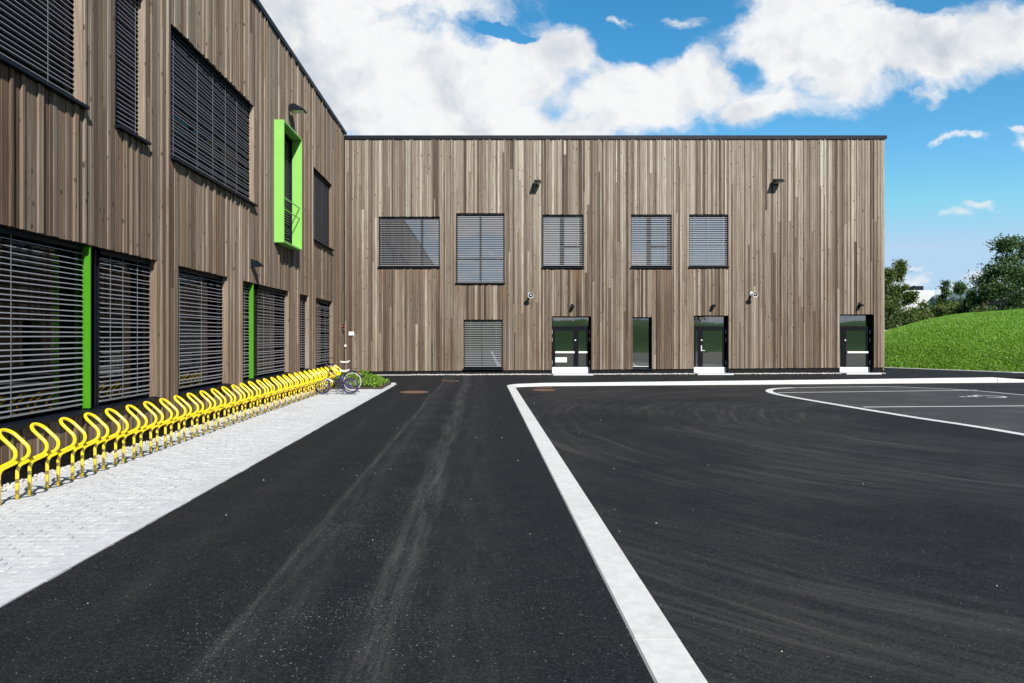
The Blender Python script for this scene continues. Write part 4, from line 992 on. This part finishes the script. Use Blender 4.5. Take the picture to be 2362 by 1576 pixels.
    c_ = MB(); c_.lathe([(-.004, .0), (-.004, .085*R_/.3), (.004, .085*R_/.3), (.004, 0)], T(bb[0], -.045, bb[1]), L.to_3x3() @ Vector((0, 1, 0)), 20)
    for sd in (-1, 1):
        p0 = T(bb[0], .055*sd, bb[1]); p1 = T(bb[0]+.10*sd, .06*sd, bb[1]-.11*sd*.8); c_.tube([p0, p1], .009, 5)
    cr = c_.build('crankset', M_bikeblack, root)
    for sd in (-1, 1):
        pd = MB(); q = T(bb[0]+.10*sd, .10*sd, bb[1]-.088*sd); pd.box(q.x-.045, q.x+.045, q.y-.04, q.y+.04, q.z-.012, q.z+.012); pd.build('pedal', M_rubber, root)
    ch = MB(); ch.tube([T(bb[0], -.045, bb[1]+.07*R_/.3), T(rx, -.045, R_+.03)], .004, 4); ch.tube([T(bb[0], -.045, bb[1]-.07*R_/.3), T(rx, -.045, R_-.04)], .004, 4)
    ch.lathe([(-.004, .0), (-.004, .04), (.004, .04), (.004, 0)], T(rx, -.045, R_), (0, 1, 0), 12); ch.build('chain', paint if R_ < .26 else M_rubber, root)
    ks = MB(); ks.tube([T(bb[0]+.08, .04, bb[1]-.02), T(bb[0]+.14, .16, .01)], .008, 5); ks.build('kickstand', M_bikeblack, root)
    if fender:
        m_ = MB(); m_.tube([T(rx+(R_+.022)*math.cos(a), 0, R_+(R_+.022)*math.sin(a)) for a in lin(math.radians(25), math.radians(165), 14)], .017, 6); m_.build('mudguard', M_bikeblack, root, smooth=True)
        m_ = MB(); q0 = T(rx+.02, 0, 2*R_+.12)
        for sd in (-1, 1):
            m_.tube([T(rx-.16, .05*sd, 2*R_+.10), T(rx+.20, .05*sd, 2*R_+.10)], .006, 5); m_.tube([T(rx, .06*sd, R_), T(rx+.10, .05*sd, 2*R_+.10)], .006, 5)
        m_.build('carrier', M_bikeblack, root)
        m_ = MB(); p_ = T(rx+R_*.62, 0, R_+R_*.62+.09); m_.box(p_.x-.01, p_.x+.015, p_.y-.03, p_.y+.03, p_.z-.03, p_.z+.01); m_.build('reflector', M_red, root)
    return root
bicycle(-4.02, 21.15, .315, 1.03, M_bikeblack, M_white, .93, 1.02, 'black bicycle with white rims and raised white saddle, behind the purple one', True, -.05)
bicycle(-3.91, 20.28, .245, .83, M_purple, M_purple, .70, .80, "small purple and white child's bicycle in front of the black one", False, -.06, M_white)

# ================================================================ BACKGROUND
def tree(x, y, z0, h, rw, mat, n, size, label, bark=M_bark, base=.15, kind='tree', group=None, seed=0, cone=.5, trunkr=None, cat='tree'):
    R = random.Random(seed); rg = np.random.default_rng(seed)
    root = empty(kind, (x, y, z0), label, cat, group)
    tb = MB(); tr = trunkr or h*.018; pts_ = [(x+.15*math.sin(i*1.1+seed)*i/6, y, z0-.4+h*.93*i/6) for i in range(7)]
    tb.tube(pts_, [tr*(1-.13*i) for i in range(7)], 7)
    tips = []
    for i in range(int(12+h*1.6)):
        f = base+(.97-base)*R.random(); a = R.uniform(0, 2*math.pi); env = (math.sin(math.pi*min(1, (f-base)/(1-base)*.9+.12)**cone)); env = max(.12, env)
        rr = rw*env*R.uniform(.55, 1.05); zz = z0+h*f; q = (x+rr*math.cos(a), y+rr*math.sin(a), min(z0+h*.98, zz+rr*.55))
        tb.tube([(x, y, zz-rr*.1), ((x+q[0])/2, (y+q[1])/2, (zz+q[2])/2+.06), q], [tr*.35, tr*.22, tr*.08], 5); tips.append((q, rr))
    tips.append(((x, y, z0+h*.95), rw*.3)); tb.build('trunk', bark, root)
    P_ = []
    per = n//len(tips)
    for q, rr in tips:
        for s_ in range(4):
            f = R.uniform(.35, 1.08); c_ = np.array([x+(q[0]-x)*f, y+(q[1]-y)*f, q[2]-(1-f)*rr*.5+R.uniform(-.2, .25)*rr]); sg = (.13+.13*R.random())*rw*.9
            P_.append(c_+rg.normal(0, 1, (per//4, 3))*np.array([sg, sg, sg*.72]))
    P_ = np.concatenate(P_); P_ = P_[P_[:, 2] > z0+.05]
    leaves('crown', P_, size, mat, root, .2)
    return root
def at(px, y): return (px-CX)*y/F
def topz(py, y): return EYE+(CY-py)*y/F
TR = [ # px, y, top py, crown radius, material, label
    (2046, 52, 630, 1.15, M_leafA, 'olive green birch partly hidden by the building corner', M_birch),
    (2076, 54, 616, 1.0, M_leafA, 'slender birch with a pointed top right of the building corner', M_birch),
    (2100, 50, 684, .9, M_leafA, 'lower rounded birch in front of the white building', M_birch),
    (2130, 51, 706, .8, M_leafA, 'low bushy tree left of the street lamp', M_bark),
    (2182, 60, 655, .85, M_leafB, 'small pointed tree in front of the far metal clad wall', M_bark),
    (2214, 62, 664, .9, M_leafB, 'small rounded tree just behind the street lamp', M_bark),
    (2240, 60, 678, .8, M_leafA, 'small light green tree between the lamp and the dark trees', M_bark),
    (2276, 52, 648, 1.1, M_leafB, 'medium dark tree at the left edge of the dark group on the mound', M_bark),
    (2318, 50, 582, 1.75, M_leafB, 'tall dark green tree on the mound', M_bark),
    (2368, 53, 578, 1.9, M_leafB, 'tall dark tree cut off by the right edge of the picture', M_bark),
    (2415, 50, 600, 2.2, M_leafB, 'dark tree just outside the right edge behind the others', M_bark)]
for i, (px, y, tp, rw, mt_, lab, bk_) in enumerate(TR):
    x = at(px, y); z0 = .1 if px < 2200 else .6; h = (topz(tp, y)-z0)*(1.12 if px > 2300 else 1.07)
    tree(x, y, z0, h, rw*(1.05 if mt_ is M_leafB else 1), mt_, 14000 if rw > 1.7 else 8000, .085 if px < 2200 else .095, lab, bk_, .08, seed=i+3, cone=.8, group='trees beyond the mound')
for i, (px, y, tp, rw, lab) in enumerate([(2160, 56, 712, 2.0, 'yellow green rounded bush on the left of the hedge row'), (2200, 57, 706, 2.2, 'tallest yellow green bush below the street lamp arm'), (2236, 56, 712, 1.8, 'yellow green bush just right of the lamp post'),
                                          (2060, 49, 700, 1.8, 'light leafy bush at the building corner'), (2095, 48, 715, 1.8, 'light leafy bush at the left foot of the mound'), (2128, 50, 722, 1.6, 'dark low bush where the mound begins to rise'), (2262, 50, 712, 1.5, 'pale green bush at the foot of the dark trees')]):
    x = at(px, y); z0 = .0; h = topz(tp, y)-z0
    tree(x, y, z0, h, rw, M_leafC if i < 3 else M_leafA, 6500, .075, lab, M_bark, .05, 'bush', 'bushes beyond the mound', seed=40+i, cone=.45, cat='bush')
# the trees the glass mirrors, on the mound behind the viewer
for i, (x, y, h) in enumerate([(-2, -46, 5), (9, -52, 6), (22, -48, 7), (33, -50, 6)]):
    tree(x, y, 2.6, h, 3.0, M_leafB, 3000, .2, ['large tree on the rear mound, nearest the left wing', 'large tree on the rear mound, second from the left wing', 'tallest large tree on the rear mound', 'large tree on the rear mound, farthest from the left wing'][i], M_bark, .1, seed=80+i, group='trees on the rear mound')
# white factory-like building and its metal clad wing
fb_ = empty('white_building', (60, 92, 0), 'white flat roofed building beyond the trees with a grey metal clad wing', 'building')
r = MB(); r.box(at(2060, 90), at(2156, 90), 90, 104, 0, topz(669.6, 90)); r.build('main_block', M_farwhite, fb_)
r = MB(); r.box(at(2108, 92), at(2130, 92), 92, 95, topz(669.6, 90)+.001, topz(660, 92)); r.tube([(at(2119, 92), 93, topz(660, 92)), (at(2119, 92), 93, topz(658, 92))], .15, 6); r.tube([(at(2106, 92), 93, topz(669, 92)), (at(2106, 92), 93, topz(662.5, 92))], .1, 6); r.build('roof_unit', M_black, fb_)
A0 = Vector((at(2152, 90), 89.9)); A1 = Vector((at(2253.5, 73.6), 73.6)); H_ = topz(682, 90)
r = MB(); nrm = Vector((A1.y-A0.y, -(A1.x-A0.x))).normalized()*-1
off = nrm*6
if off.x < 0: off = -off
N_ = 9
for i in range(N_):
    a = A0+(A1-A0)*(i+.02)/N_; c = A0+(A1-A0)*(i+.98)/N_; e = MB(); z1_ = H_
    e.hexa([(a.x, a.y, 0), (c.x, c.y, 0), (c.x+off.x*.05, c.y+off.y*.05, 0), (a.x+off.x*.05, a.y+off.y*.05, 0), (a.x, a.y, z1_), (c.x, c.y, z1_), (c.x+off.x*.05, c.y+off.y*.05, z1_), (a.x+off.x*.05, a.y+off.y*.05, z1_)])
    e.build('panel', M_farmetal, fb_)
e = MB(); o5 = off*.06; o1_ = off
e.hexa([(A0.x+o5.x, A0.y+o5.y, 0), (A1.x+o5.x, A1.y+o5.y, 0), (A1.x+o1_.x, A1.y+o1_.y, 0), (A0.x+o1_.x, A0.y+o1_.y, 0), (A0.x+o5.x, A0.y+o5.y, H_-.1), (A1.x+o5.x, A1.y+o5.y, H_-.1), (A1.x+o1_.x, A1.y+o1_.y, H_-.1), (A0.x+o1_.x, A0.y+o1_.y, H_-.1)]); e.build('metal_wing', M_black, fb_)
# street lamp
sx_, sy_ = at(2224.5, 53), 53
root = empty('street_lamp', (sx_, sy_, 1.0), 'grey street lamp with a long arm standing behind the mound', 'street lamp')
r = MB(); zt = topz(694, 53); r.tube([(sx_, sy_, .3), (sx_, sy_, zt-.2), (sx_, sy_, zt+.1)], [.10, .085, .075], 8); r.build('pole', M_black, root)
r = MB(); r.tube([(sx_, sy_, zt-.02), (sx_-.5, sy_, zt), (at(2192, 53), sy_, zt+.10)], .045, 6); r.build('arm', M_white, root)
xh = at(2184, 53); r = MB(); r.hexa([(xh, sy_-.14, zt+.06), (xh+.50, sy_-.10, zt+.03), (xh+.50, sy_+.10, zt+.03), (xh, sy_+.14, zt+.06), (xh+.04, sy_-.10, zt+.22), (xh+.5, sy_-.06, zt+.13), (xh+.5, sy_+.06, zt+.13), (xh+.04, sy_+.10, zt+.22)]); r.build('lamp_head', M_white, root)
# guard rail and parked car behind the mound
root = empty('guard_rail', (at(2060, 46.5), 46.5, .8), 'short white metal rail between the building corner and the mound', 'fence')
r = MB(); r.box(at(2036, 46.5), at(2078, 46.5), 46.5, 46.56, topz(763.2, 46.5), topz(761.6, 46.5)); r.build('rail', M_steel, root)
for q in (2040, 2052, 2064, 2076): r = MB(); r.box(at(q, 46.5)-.03, at(q, 46.5)+.03, 46.57, 46.63, .3, topz(762, 46.5)); r.build('post', M_steel, root)
cx0, cy0 = at(2136, 60), 60; zc0 = topz(742.8, 60)-1.45
root = empty('parked_car', (cx0, cy0, zc0), 'silver parked car, only its roof showing over the mound', 'car')
def carbody(prof, w_, mat, nm):
    m_ = MB(); m_.prism([(cx0+a, cy0-w_/2, zc0+z_) for a, z_ in prof], (0, w_, 0)); me = m_.mesh(nm, mat); bm = bmesh.new(); bm.from_mesh(me); bmesh.ops.recalc_face_normals(bm, faces=bm.faces)
    bmesh.ops.bevel(bm, geom=bm.edges[:], offset=.05, segments=2, affect='EDGES'); bm.to_mesh(me); bm.free(); return inst(nm, me, root)
M_car = simple('silver_car_paint', (.55, .56, .58), .3, .3, .03, 2, coat=.6)
carbody([(-2.1, .25), (-2.15, .7), (-1.3, .92), (1.9, .95), (2.15, .8), (2.1, .25)], 1.7, M_car, 'body')
carbody([(-1.2, .88), (-.5, 1.36), (1.1, 1.38), (1.8, .90)], 1.45, M_glass, 'window')
carbody([(-.55, 1.34), (-.45, 1.43), (1.0, 1.45), (1.15, 1.36)], 1.4, M_car, 'roof')
for wx in (-1.35, 1.35):
    for sd in (-1, 1):
        m_ = MB(); m_.lathe([(0, 0), (0, .2), (0, .31), (.18, .31), (.18, 0)], (cx0+wx, cy0+sd*.88, zc0+.31), (0, -sd, 0), 18); m_.build('wheel', M_rubber, root)
